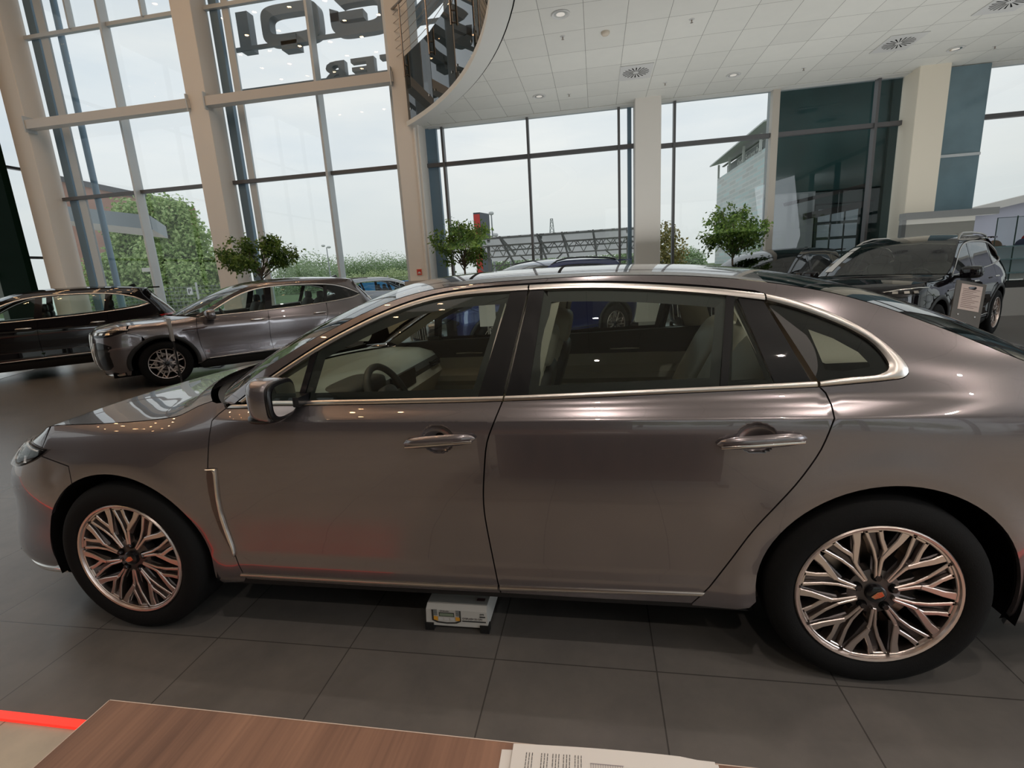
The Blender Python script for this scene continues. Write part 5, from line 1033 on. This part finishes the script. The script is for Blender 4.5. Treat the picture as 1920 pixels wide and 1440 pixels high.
# ---------------------------------------------------------------- outdoors
ASPH = mat('asphalt', (.38, .38, .37), .9, var=.15, vscale=.3); GRASS = mat('lawn', (.10, .15, .05), .95, var=.3, vscale=.4)
mb = MB(); mb.box((-160, 20, -.2), (220, 40, -.12)); struct('ground', mb, ASPH); mb = MB(); mb.box((-60, -40, -.2), (60, 20, -.12)); struct('ground', mb, mat('concrete_paving', (.60, .60, .58), .8, var=.08, vscale=.5)); mb = MB(); mb.box((-400, 40, -.25), (500, 500, -.15)); struct('ground', mb, GRASS)
# roof sign seen from behind
SGN = mat('sign_grey', (.17, .20, .22), .5)
sg_ = thing('roof_sign', 'big mirrored sign letters outside the tall window, on two rails', 'sign', (-3.2, 13.35, 8.3))
S_ = lambda x, z: frame((x+3.2, 0, z-8.3), (-1, 0, 0), (0, 0, 1))
def fitbox(me, x0, x1, z0, z1, y0, y1):
    """local (x, y, z) of the sign; glyph meshes lie in their own x/y plane, z = depth"""
    vs = [v.co.copy() for v in me.vertices]; a = [min(v[i] for v in vs) for i in range(3)]; b = [max(v[i] for v in vs) for i in range(3)]
    for v, c in zip(me.vertices, vs): v.co = (x1-(c.x-a[0])/(b[0]-a[0])*(x1-x0)+3.2, y0+(c.z-a[2])/(b[2]-a[2])*(y1-y0), z0+(c.y-a[1])/(b[1]-a[1])*(z1-z0)-8.3)
def ringletter(x0, x1, z0, z1, t, gap=None, bar=None, tail=None):
    cx, cz, a, b = (x0+x1)/2, (z0+z1)/2, (x1-x0)/2, (z1-z0)/2; g = lambda v: math.copysign(abs(v)**.45, v); n = 56; mb = MB(); ks = [k for k in range(n+1)]
    if gap: ks = [k for k in ks if not gap[0] < 360*k/n < gap[1]]; i0 = next(i for i in range(len(ks)-1) if ks[i+1]-ks[i] > 1); ks = ks[i0+1:]+[k+n for k in ks[1:i0+1]]
    rows = [[(cx+3.2-(a-d)*g(cos(2*pi*k/n)), y, cz-8.3+(b-d)*g(sin(2*pi*k/n))) for d, y in ((0, 0), (0, .30), (t, .30), (t, 0))] for k in ks]
    mb.grid(rows, closed=True)
    if gap: m_ = len(mb.v); mb.add([], []); mb.f += [(0, 1, 2, 3), (m_-4, m_-3, m_-2, m_-1)]; mb.mi += [0, 0]
    if bar: mb.box((bar[0]+3.2, 0, bar[2]-8.3), (bar[1]+3.2, .3, bar[3]-8.3))
    return obj('letter', mb, SGN, sg_, smooth=40)
t = MB(); t.box((-8.17+3.2, 0, 8.26-8.3), (-7.80+3.2, .3, 9.28-8.3)); obj('letter', t, SGN, sg_)
ringletter(-7.40, -5.58, 8.30, 9.32, .26); t = MB(); t.box((-6.85+3.2, -.02, 8.14-8.3), (-6.35+3.2, .32, 8.52-8.3)); obj('letter_tail', t, SGN, sg_)
ringletter(-5.25, -3.55, 8.30, 9.32, .26, gap=(8, 40), bar=(-5.25, -4.25, 8.66, 8.88)); ringletter(-1.15, .65, 8.30, 9.32, .26)
for ch_, x0, x1 in (('N', -3.15, -1.55), ('H', 1.1, 2.8)):
    t = text('letter', ch_, 1, SGN, sg_, Matrix.Identity(4), .15, .04); fitbox(t.data, x0, x1, 8.30, 9.32, 0, .3)
for ch_, x0, x1 in (('R', -5.78, -4.98), ('E', -4.80, -4.08), ('T', -3.9, -3.15), ('N', -2.95, -2.2), ('E', -2.0, -1.3), ('C', -1.1, -.35)):
    t = text('letter', ch_, 1, SGN, sg_, Matrix.Identity(4), .15, .025); fitbox(t.data, x0, x1, 7.12, 7.68, 0, .2)
for z, x0 in ((8.32, -8.35), (7.22, -8.35)): mb = MB(); mb.box((x0+3.2, -.02, z-8.3-.05), (6.8, .06, z-8.3+.05)); obj('rail', mb, SGN, sg_)
# trees
LEAFO = leafmat('tree_leaf', (.19, .33, .09), (.58, .70, .32), .3); LEAFD = leafmat('far_tree_leaf', (.20, .30, .15), (.42, .54, .28), .3); LEAFB = leafmat('bush_leaf', (.36, .46, .22), (.58, .64, .36), .3)
def tree(name, label, base, blobs, lm, seed, nl, ls, trunk=True, group=None):
    random.seed(seed); o = thing(name, label, 'tree', base, 0, group); fol = MB(); tot = sum(b[3]**2 for b in blobs)
    for (x, y, z, r_) in blobs:
        for i in range(int(nl*r_*r_/tot)):
            a = random.uniform(0, 2*pi); u = random.uniform(-1, 1); s_ = sqrt(1-u*u); R_ = r_*(random.random()**.35)*random.uniform(.8, 1.08)
            n_ = V((cos(a)*s_, sin(a)*s_, u)); p = V((x, y, z))+n_*R_; d = V((random.gauss(0, 1), random.gauss(0, 1), random.gauss(-.2, .8))); leaf(fol, p, d, n_+V((random.gauss(0, .5), random.gauss(0, .5), .5)), ls*random.uniform(.7, 1.3), ls*.4)
    obj('crown', fol, lm, o, recalc=False)
    if trunk: mb = MB(); zc = max(b[2] for b in blobs); mb.tube([(0, 0, -.1), (.1, 0, zc*.4), (0, 0, zc*.9)], [.03*zc+.08, .02*zc+.05, .05], 8); obj('trunk', mb, BARK, o, smooth=60)
random.seed(9)
bl = [(random.uniform(-4.3, 3.3), random.uniform(-2, 3), random.uniform(1.2, 4.8), random.uniform(.9, 1.6)) for _ in range(34)]+[(-1.5, 0, 6.1, 1.5), (.5, .5, 6.2, 1.4), (-3.2, 0, 5.7, 1.2), (1.9, 0, 5.3, 1.2), (2.8, 0, 3.6, 1.1), (-.5, 0, 7.1, 1.3), (-2.4, 0, 7.0, 1.3), (1.0, 0, 6.9, 1.2), (-3.6, 0, 6.4, 1.2), (-4.5, 1, 3.5, 1.4), (-4.0, 1, 5.0, 1.3), (3.3,.5,2.2,1.2)]
tree('large_tree', 'large bright green tree outside the left window', (-26.3, 29, 0), [(x, y, z-.3, r_) for x, y, z, r_ in bl], LEAFO, 3, 32000, .28)
far = [(545, 478, 90, 4.2), (585, 470, 95, 5.0), (566, 490, 85, 3), (630, 478, 120, 5), (655, 480, 118, 5.5), (685, 476, 122, 6), (712, 472, 120, 6.5), (742, 474, 125, 6), (768, 478, 125, 5.5), (940, 480, 110, 4), (975, 478, 112, 4.5), (1010, 476, 110, 4.6), (1045, 475, 108, 4.6), (1080, 474, 112, 4.8), (1115, 473, 108, 4.8), (1150, 470, 105, 5), (1185, 462, 100, 5), (1290, 462, 90, 4.5)]
for i, (px, py, Y, r_) in enumerate(far):
    p = atY(px, py, Y); zt = max(p.z, 3); rr = min(r_, zt*.55)
    tree('far_tree', 'distant green tree in the row beyond the car park', (p.x, p.y, 0), [(0, 0, zt-rr*.9, rr), (-rr*.6, 1, zt*.45, rr*.8), (rr*.6, 0, zt*.4, rr*.85), (0, -1, zt*.25, rr)], LEAFD, 20+i, 4200, .34, group='distant trees in the row beyond the car park')
for px, py, Y, r_, lb in ((1246, 412, 48, 1.5, 'yellowish tree seen between the middle column and the next window frame'), (1440, 430, 60, 2.2, 'tree foot below the business building')):
    p = atY(px, py, Y); tree('garden_tree', lb, (p.x, p.y, 0), [(0, 0, p.z-r_, r_), (.5, 0, p.z-r_*2.1, r_*1.2), (-.6, 0, p.z-r_*2.8, r_)], leafmat('autumn_leaf', (.12, .14, .04), (.40, .30, .10), .3) if px < 1300 else LEAFD, 60, 1800, .30)
for i, (px, Y, r_) in enumerate(((702, 62, 1.7), (735, 62, 1.8), (668, 60, 1.4), (760, 64, 1.6))):
    p = atY(px, 520, Y); tree('bush', 'pale green bush behind the car park fence', (p.x, p.y, 0), [(0, 0, 1.3, r_), (1.6, 0, 1.1, r_*.8), (-1.6, 0, 1.0, r_*.8)], LEAFB, 80+i, 2200, .26, trunk=False, group='pale bushes behind the fence')
# car park fence
FNC = mat('fence_green', (.22, .25, .23), .6)
def fence(label, x0, x1, Y, h, st):
    o = thing('mesh_fence', label, 'fence', (x0, Y, -.1)); mb = MB()
    for k in range(int(h/.2)+1): mb.box((0, -.01, k*.2), (x1-x0, .01, k*.2+.025))
    x = 0
    while x < x1-x0: mb.box((x-.004, -.008, 0), (x+.004, .008, h)); x += .25
    obj('wire_mesh', mb, FNC, o); x = 0
    while x <= x1-x0: mb = MB(); mb.box((x-.04, -.04, 0), (x+.04, .04, h+.15)); obj('post', mb, mat('post_pale', (.50, .52, .50), .5), o); x += st
fence('wire mesh fence in front of the large tree', -33, -17, 24, 1.9, 2.5); fence('long wire mesh fence of the car park beyond the silver car', -30, 12, 50, 1.9, 5)
p = atY(356, 546, 23.955); mb = MB(); mb.box((-.16, -.02, -.2), (.16, .02, .2)); o = thing('parking_sign', 'small white parking sign on the mesh fence', 'sign', p); obj('plate', mb, WHITE, o); mb = MB(); mb.box((-.07, -.03, -.12), (-.02, -.02, .12)); mb.box((-.02, -.03, 0), (.08, -.02, .04)); mb.box((-.02, -.03, .09), (.08, -.02, .12)); mb.box((.05, -.03, .0), (.08, -.02, .12)); obj('letter', mb, INK, o)
o = thing('lamp_bollard', 'pale outdoor lamp post with a flat head, before the large tree', 'street lamp', (atY(286, 500, 20).x, 20, -.1)); mb = MB(); mb.box((-.10, -.10, 0), (.10, .10, 2.72)); obj('post', mb, mat('pale_post', (.60, .58, .53), .5), o); mb = MB(); mb.box((-.50, -.14, 2.62), (.12, .14, 2.80)); obj('head', mb, mat('pale_post', (1, 1, 1)), o)
p = atY(271, 588, 19.6); mb = MB(); mb.prism([(-.16, -.16), (.16, -.16), (.16, .16), (-.16, .16)], 0, .04); mb.lathe([(.13, .04), (.09, .5), (.05, 1.0), (.0, 1.02)], 16); t_ = obj('traffic_cone', mb, mat('orange_plastic', (.75, .25, .04), .5), smooth=40); t_.location = (p.x, p.y, -.12); tag(t_, 'orange marker cone beside the outdoor lamp post', 'traffic cone')
# red-brown building and canopy beyond the left window
RB = mat('red_brown_cladding', (.34, .19, .15), .5, var=.35, vscale=.12)
a_, b_, c_ = atY(150, 341, 62), atY(350, 386, 60), atY(172, 345, 62); mb = MB(); mb.add([(a_.x-20, 62, a_.z+5), (b_.x, 60, b_.z), (b_.x, 60, -.2), (a_.x-20, 62, -.2), (a_.x-20, 64, a_.z+5), (b_.x-.5, 62, b_.z), (b_.x-.5, 62, -.2), (a_.x-20, 64, -.2)], [(0, 1, 2, 3), (4, 5, 1, 0), (5, 6, 2, 1), (4, 7, 6, 5), (4, 0, 3, 7), (3, 2, 6, 7)])
o = thing('red_building', 'red-brown building with a sloping roof line behind the large tree', 'building', (0, 0, 0)); obj('wall', mb, RB, o); mb = MB(); mb.bar((a_.x-20, 61.8, a_.z+5.1), (b_.x, 59.8, b_.z+.1), .5, .7); obj('roof_edge', mb, mat('dark_coping', (.09, .09, .10), .5), o)
a_, b_, c_ = atY(160, 388, 17), atY(281, 404, 15.2), atY(160, 408, 17); o = thing('entrance_canopy', 'blue-grey canopy wedge pointing right beyond the left window', 'canopy', (b_.x, b_.y, b_.z)); O = b_
mb = MB(); P0_, P1_ = V((a_.x-3, 17.8, a_.z+.45))-O, V((0, 0, 0)); d0, d1 = V((0, 0, -.62)), V((0, 0, -.50)); bk0, bk1 = V((-2.5, 3.8, 0)), V((-2.2, 3.0, 0))
mb.add([P0_, P1_, P1_+d1, P0_+d0, P0_+bk0, P1_+bk1, P1_+bk1+d1, P0_+bk0+d0], [(0, 1, 2, 3), (0, 4, 5, 1), (4, 7, 6, 5), (1, 5, 6, 2), (0, 3, 7, 4)]); obj('fascia', mb, mat('canopy_blue_grey', (.20, .24, .27), .5), o)
mb = MB(); mb.add([P0_+d0, P1_+d1, P1_+bk1+d1, P0_+bk0+d0], [(0, 1, 2, 3)]); obj('soffit', mb, mat('canopy_soffit', (.62, .58, .54), .7), o)
# pylon, masts, tower
a_ = atY(887, 399, 45); o = thing('pylon_sign', 'tall red and black pylon sign behind the ficus', 'sign', (a_.x, 45, -.1)); h = a_.z+.1
mb = MB(); mb.box((0, 0, 0), (.62, .9, h)); obj('body', mb, mat('pylon_dark', (.06, .07, .08), .4), o); mb = MB(); mb.box((.03, -.03, .05), (.60, 0, h-.15)); obj('red_face', mb, mat('pylon_red', (.60, .05, .04), .4), o)
mb = MB(); mb.add([(.62, 0, h), (1.30, .9, h-.1), (1.30, .9, 0), (.62, 0, 0)], [(0, 1, 2, 3)]); obj('side_face', mb, mat('pylon_side', (.12, .13, .15), .4), o)
def mast(label, px, py, Y, heads):
    p = atY(px, py, Y); o = thing('light_mast', label, 'street lamp', (p.x, Y, -.1)); mb = MB(); mb.tube([(0, 0, 0), (0, 0, p.z)], [.10, .05], 8); obj('pole', mb, mat('mast_grey', (.30, .32, .33), .5), o)
    for dx_, dz in heads: mb = MB(); sell(mb, (dx_, 0, p.z+dz), (.22, .2, .14), .8, .8, n=10, m=6); obj('lamp_head', mb, WHITE, o, smooth=60); 
mast('tall street lamp with two round heads right of the red pylon', 921, 400, 40, ((0, .1), (.25, -1.6))); mast('short street lamp left of the truss canopy', 955, 447, 40, ((0, .05), (0, -1.2))); mast('street lamp with curved heads beyond the second tall window', 612, 462, 55, ((-.4, .2), (.3, .0)))
p = atY(1034, 410, 150); o = thing('lattice_tower', 'thin lattice power pylon on the horizon', 'pylon', (p.x, 150, 0)); mb = MB(); H_ = p.z
for sx in (-1, 1):
    mb.bar((sx*1.6, 0, 0), (sx*.3, 0, H_), .22)
for k in range(9): z0, z1 = H_*k/9, H_*(k+1)/9; w0, w1 = 1.6-1.3*k/9, 1.6-1.3*(k+1)/9; mb.bar((-w0, 0, z0), (w1, 0, z1), .14); mb.bar((w0, 0, z0), (-w1, 0, z1), .14); mb.bar((-w1, 0, z1), (w1, 0, z1), .14)
obj('lattice', mb, mat('mast_grey', (.30, .32, .33), .5), o)
# glazed truss canopy over the car park
TR = mat('truss_grey', (.20, .20, .19), .5); TG = glassm('canopy_glass', (.72, .78, .76)); o = thing('truss_canopy', 'long steel truss canopy with glass roof over the car park', 'canopy', (-3.6, 26, 0)); X0, X1 = 0, 8.1; zt, zb = 2.95, 2.35
mb = MB()
mb.bar((X0-.6, 0, zt), (X1, 0, zt), .07); mb.bar((X0-.6, 0, zb), (X1, 0, zb), .07); n = 14
for k in range(n): x0 = X0-.6+(X1-X0+.6)*k/n; x1 = X0-.6+(X1-X0+.6)*(k+.5)/n; x2 = X0-.6+(X1-X0+.6)*(k+1)/n; mb.bar((x0, 0, zb), (x1, 0, zt), .04); mb.bar((x1, 0, zt), (x2, 0, zb), .04)
obj('truss', mb, TR, o)
mb = MB(); mb.bar((X0-.6, 2.5, 1.95), (X1, 2.5, 1.95), .06); mb.bar((X0-.6, 2.5, 1.6), (X1, 2.5, 1.6), .06)
for k in range(n): x0 = X0-.6+(X1-X0+.6)*k/n; x1 = X0-.6+(X1-X0+.6)*(k+.5)/n; x2 = X0-.6+(X1-X0+.6)*(k+1)/n; mb.bar((x0, 2.5, 1.6), (x1, 2.5, 1.95), .035); mb.bar((x1, 2.5, 1.95), (x2, 2.5, 1.6), .035)
obj('truss', mb, TR, o)
for x in (.6, 2.6, 3.9, 5.5, 7.3): mb = MB(); mb.bar((x, -.6, 3.35), (x+.2, 3.0, 1.9), .08, .12); obj('rafter', mb, TR, o)
for x in (-.2, 2.7, 7.3): mb = MB(); mb.bar((x, .2, 0), (x, .2, 3.0), .14); mb.bar((x, .2, 1.3), (x-1.2, .2, 2.4), .07); mb.bar((x, .2, 1.3), (x+1.2, .2, 2.4), .07); obj('support', mb, TR, o)
mb = MB(); mb.add([(X0-.6, -.7, 3.38), (X1+.2, -.7, 3.38), (X1+.2, 3.2, 2.2), (X0-.6, 3.2, 2.2)], [(0, 1, 2, 3)]); obj('glass_roof', mb, TG, o)
# business building, seen at a steep angle through the window
def depth_at(px, py, d): r = ray(px, py); return CAM+r*(d/r.dot(cf))
Lp, Rp = depth_at(1345, 337, 240), depth_at(1438, 274, 176); zt = (Lp.z+Rp.z)/2; o = thing('office_tower', 'tall pale office building with a lettered band and tilted roof, beyond the right ficus', 'building', (Rp.x, Rp.y, 0)); O = V((Rp.x, Rp.y, 0))
A_ = V((Lp.x, Lp.y, 0))-O; B_ = V((0, 0, 0)); dr = (B_-A_).normalized(); nr = V((-dr.y, dr.x, 0)); nr = nr if nr.dot(CAM-O) > 0 else -nr
OFM = bpy.data.materials.new('office_facade'); OFM.use_nodes = True; nt = OFM.node_tree; b_ = nt.nodes['Principled BSDF']; n = nt.nodes.new; l = nt.links.new; tc = n('ShaderNodeTexCoord'); mp = n('ShaderNodeMapping'); mp.inputs['Rotation'].default_value = (RAD(90), 0, 0)
br = n('ShaderNodeTexBrick'); br.inputs['Scale'].default_value = 1; br.inputs['Brick Width'].default_value = 9; br.inputs['Row Height'].default_value = 1.75; br.inputs['Mortar Size'].default_value = .28; br.inputs['Color1'].default_value = (.33, .48, .50, 1); br.inputs['Color2'].default_value = (.30, .32, .32, 1); br.inputs['Mortar'].default_value = (.42, .45, .45, 1)
sx_ = n('ShaderNodeSeparateXYZ'); cb = n('ShaderNodeCombineXYZ'); l(tc.outputs['Object'], sx_.inputs[0]); l(sx_.outputs['Y'], cb.inputs['X']); l(sx_.outputs['Z'], cb.inputs['Y']); l(cb.outputs[0], br.inputs['Vector']); l(br.outputs['Color'], b_.inputs['Base Color']); b_.inputs['Roughness'].default_value = .3
def slab(nm, a, b, z0, z1, t, m, out=0): mb = MB(); a2, b2 = a+nr*out, b+nr*out; mb.add([(*a2.xy, z0), (*b2.xy, z0), (*(b2-nr*t).xy, z0), (*(a2-nr*t).xy, z0), (*a2.xy, z1), (*b2.xy, z1), (*(b2-nr*t).xy, z1), (*(a2-nr*t).xy, z1)], [(3, 2, 1, 0), (4, 5, 6, 7), (0, 1, 5, 4), (1, 2, 6, 5), (2, 3, 7, 6), (3, 0, 4, 7)]); return obj(nm, mb, m, o)
slab('facade', A_, B_, 0, zt, 18, OFM); slab('facade_end', B_, B_+dr*3, 0, zt+1.0, 18, mat('office_blue', (.10, .16, .32), .4)); 
bnd = slab('sign_band', A_+dr*9, B_-dr*6, zt, zt+4.2, 14, mat('office_band', (.16, .18, .19), .5), -2); slab('top_frame', A_+dr*4, B_+dr*4, zt+4.6, zt+5.0, 1, mat('office_band', (1, 1, 1)), -1)
q_ = A_+dr*26-nr*1.6; text('lettering', 'Khimki Business Park', 3.6, WHITE, o, frame((q_.x, q_.y, zt+.7), (dr.x, dr.y, 0), (0, 0, 1)), .1, stretch=.98)
mb = MB(); a2, b2 = A_+nr*4+dr*1, B_+nr*4+dr*8; mb.add([(*a2.xy, zt+5.6), (*b2.xy, zt+6.4), (*(b2-nr*16).xy, zt+11), (*(a2-nr*16).xy, zt+9), (*a2.xy, zt+6.1), (*b2.xy, zt+6.9), (*(b2-nr*16).xy, zt+11.5), (*(a2-nr*16).xy, zt+9.5)], [(3, 2, 1, 0), (4, 5, 6, 7), (0, 1, 5, 4), (1, 2, 6, 5), (2, 3, 7, 6), (3, 0, 4, 7)]); obj('roof_canopy', mb, mat('office_roof', (.50, .52, .53), .5), o)
for t in (0.03, .3, .6, .9): q = A_.lerp(B_, t); mb = MB(); mb.bar((q.x, q.y, zt), (q.x, q.y, zt+6), .8); obj('roof_post', mb, WHITE, o)
# annex outside the right windows: teal cladding, grey wall, garage door
TEAL = mat('teal_cladding', (.012, .055, .055), .25, var=.4, vscale=.5); GRW = mat('grey_render', (.24, .27, .28), .7, var=.1, vscale=.8)
an = thing('annex_building', 'dark teal annex with grey wall and glazed garage door outside the right windows', 'building', (7.35, 15.6, 0))
mb = MB(); mb.box((0, 0, 3.35), (3.3, .8, 9)); obj('upper_wall', mb, TEAL, an); mb = MB(); mb.box((0, 0, 0), (1.25, .8, 3.35)); obj('side_wall', mb, GRW, an)
mb = MB(); mb.box((1.25, .35, 3.0), (3.3, 1, 3.35)); obj('lintel', mb, TEAL, an); mb = MB(); mb.box((1.25, .75, 0), (4.8, .85, 3.35)); obj('rear_wall', mb, TEAL, an)
mb = MB(); mb.bar((.3, -.25, 3.0), (2.4, -.6, 3.35), .10); mb.bar((.9, -.2, 2.62), (2.5, -.2, 2.85), .16, .18); obj('sectional_rail', mb, BLK, an)
dr_ = MB(); dr_.box((1.38, .25, 0), (2.62, .33, 2.95)); gd = obj('garage_door', dr_, mat('door_teal_dark', (.01, .03, .03), .4), an)
for r_i in range(6):
    for c_i in range(3):
        mb = MB(); x0 = 1.46+c_i*.39; z0 = .18+r_i*.455; mb.box((x0, .235, z0), (x0+.34, .25, z0+.37)); obj('door_pane', mb, mat('door_pane', (.42, .50, .56), .2), gd)
mb = MB(); mb.box((3.05, -.1, 0), (4.6, .4, 9)); obj('downpipe_column', mb, mat('deep_teal', (.006, .035, .035), .3), an)
# teal glass screen beside the cream column, and the display area at the far right
tg = thing('glass_screen', 'tall blue-grey glass screen right of the cream column', 'screen', (10.15, 12.3, 0)); mb = MB(); mb.box((-.25, -.03, 0), (.60, .03, 5.4)); obj('pane', mb, mat('blue_grey_glass', (.15, .23, .27), .12, coat=.4, var=.25, vscale=.8), tg); mb = MB(); mb.box((-.25, -.06, 3.5), (.60, -.03, 3.56)); obj('rail', mb, FRM, tg)
a_ = atY(1697, 404, 11); b_ = atY(1866, 396, 11); o = thing('display_backdrop', 'pale display backdrop with a dark grey top rail behind the silver-railed black car', 'display', (a_.x, 11, 0)); w_ = b_.x-a_.x
mb = MB(); mb.box((0, .02, 0), (w_*.80, .10, 2.14)); obj('panel', mb, mat('backdrop_pale', (.50, .50, .46), .6), o); mb = MB(); mb.box((-.05, -.12, 2.10), (w_, .12, 2.24)); obj('top_rail', mb, mat('rail_grey', (.16, .17, .17), .5), o); mb = MB(); mb.box((-.05, -.02, 0), (.03, .1, 2.10)); obj('side_post', mb, mat('rail_grey', (1, 1, 1)), o)
for px in (1729, 1798): p = atY(px, 438, 10.95); mb = MB(); mb.add([(p.x-a_.x-.09, -.03, 1.55), (p.x-a_.x+.09, -.03, 1.55), (p.x-a_.x, -.03, 1.74), (p.x-a_.x-.09, .02, 1.55), (p.x-a_.x+.09, .02, 1.55), (p.x-a_.x, .02, 1.74)], [(0, 1, 2), (5, 4, 3), (0, 3, 4, 1), (1, 4, 5, 2), (2, 5, 3, 0)]); obj('bracket', mb, BLK, o)
GLS = glassm('case_glass', (.94, .97, .96)); p = atY(1868, 405, 10.5); o = thing('glass_display_case', 'tall glass display case with black clips at the right edge', 'display case', (10.12, 10.5, 0))
mb = MB(); mb.box((0, 0, .72), (1.4, .01, 2.0)); obj('front_pane', mb, GLS, o); mb = MB(); mb.box((.35, -.02, .72), (.362, 0, 2.02)); mb.box((0, -.015, .72), (.01, .0, 2.0)); mb.box((0, -.015, 1.99), (1.4, 0, 2.0)); obj('edge', mb, mat('green_edge', (.02, .06, .05), .3), o)
for z in (.88, 1.16, 1.42): mb = MB(); mb.box((0, .02, z), (1.4, .45, z+.012)); sh = obj('shelf', mb, GLS, o); mb = MB(); mb.box((-.02, -.03, z-.01), (1.4, -.01, z+.012)); obj('shelf_rail', mb, mat('shelf_rail', (.12, .22, .24), .4), sh)
mb = MB(); mb.box((0, .5, .72), (1.4, .52, 1.42)); obj('back_panel', mb, mat('pale_blue_panel', (.58, .68, .76), .6), o)
mb = MB(); mb.box((-.15, -.1, 0), (1.6, .7, .58)); cn = tag(obj('low_counter', mb, mat('counter_pale', (.42, .41, .39), .5)), 'low pale counter under the glass display case', 'counter'); cn.location = (10.12, 10.5, 0)
mb = MB(); mb.box((.0, -.08, .58), (1.5, .5, .70)); t_ = tag(obj('counter_tray', mb, BLK), 'dark tray lying on the low counter', 'tray'); t_.location = (10.12, 10.5, 0)
for (x, z, c, nm, lb) in ((.10, 1.432, (.20, .13, .09), 'cap', 'brown cap on the glass shelf'), (.62, 1.432, (.03, .05, .12), 'cap', 'dark blue cap on the glass shelf at the picture edge')):
    mb = MB(); sell(mb, (0, 0, .0), (.13, .12, .13), 1, 1, n=16, m=12, clip=(2, -.0001)); cp = tag(obj(nm, mb, mat('cap_'+lb[:4], c, .8), smooth=60), lb, 'cap'); cp.location = (10.12+x+.06, 10.72, z); mb = MB(); mb.prism([(.10*cos(RAD(a))+.10, .08*sin(RAD(a))) for a in range(-90, 91, 15)], -.0, .012); obj('brim', mb, mat('cap_'+lb[:4], c), cp)
mb = MB(); sell(mb, (0, 0, .09), (.08, .09, .10), .9, .9, n=14, m=10); t_ = tag(obj('wool_hat', mb, mat('red_wool', (.40, .04, .04), .9), smooth=60), 'dark red hat above the blue cap at the picture edge', 'hat'); t_.location = (10.9, 10.78, 1.45)
# low sill under the windows
for a, b_ in ((-14.6, -9.1), (-8.54, -3.25), (-2.5, 3.03), (3.66, 9.18)): mb = MB(); mb.box((a, 12.66-.28, 0), (b_, 12.5, .26)); struct('trim_7', mb, mat('sill_pale', (.42, .43, .42), .5))
# outdoor parked things
mb = MB(); mb.prism([(-3.4, 0), (3.4, 0), (3.3, .5), (2.6, 1.45), (-2.6, 1.45), (-3.3, .5)], -1.5, 1.5, lambda x, z, y: (x, y, z)); t_ = tag(obj('blue_tent', mb, mat('tent_blue', (.05, .25, .60), .6)), 'bright blue tent roof beyond the silver car', 'tent'); p = atY(735, 541, 46); t_.location = (p.x, 46, -.13)

# hedge and trees on the street side behind the photographer, seen only as reflections
random.seed(31)
for i, x in enumerate((4, 9, 14, 20)): tree('street_tree', 'green street tree outside the windows behind the desk', (x, -24-i % 2*3, 0), [(0, 0, 3.4, 1.9), (1.2, 0, 2.6, 1.4), (-1.2, 0, 2.5, 1.4)], LEAFO, 90+i, 900, .5, group='street trees behind the desk')

a_ = atY(1822, 402, 34); o = thing('warehouse', 'pale warehouse with a sloping roof beyond the display case at the right edge', 'building', (a_.x, 34, -.2)); h = a_.z
mb = MB(); mb.add([(0, 0, 0), (40, 0, 0), (40, 0, h+8), (0, 0, h+.2), (0, 2, 0), (40, 2, 0), (40, 2, h+8), (0, 2, h+.2)], [(0, 1, 2, 3), (7, 6, 5, 4), (0, 3, 7, 4), (3, 2, 6, 7), (1, 5, 6, 2)]); obj('wall', mb, mat('lilac_grey_wall', (.46, .45, .52), .7, var=.12, vscale=.3), o)
mb = MB(); mb.bar((-.3, -.2, h+.35), (40, -.2, h+8.15), .5, .4); obj('roof_edge', mb, mat('warehouse_roof', (.60, .56, .52), .7), o)
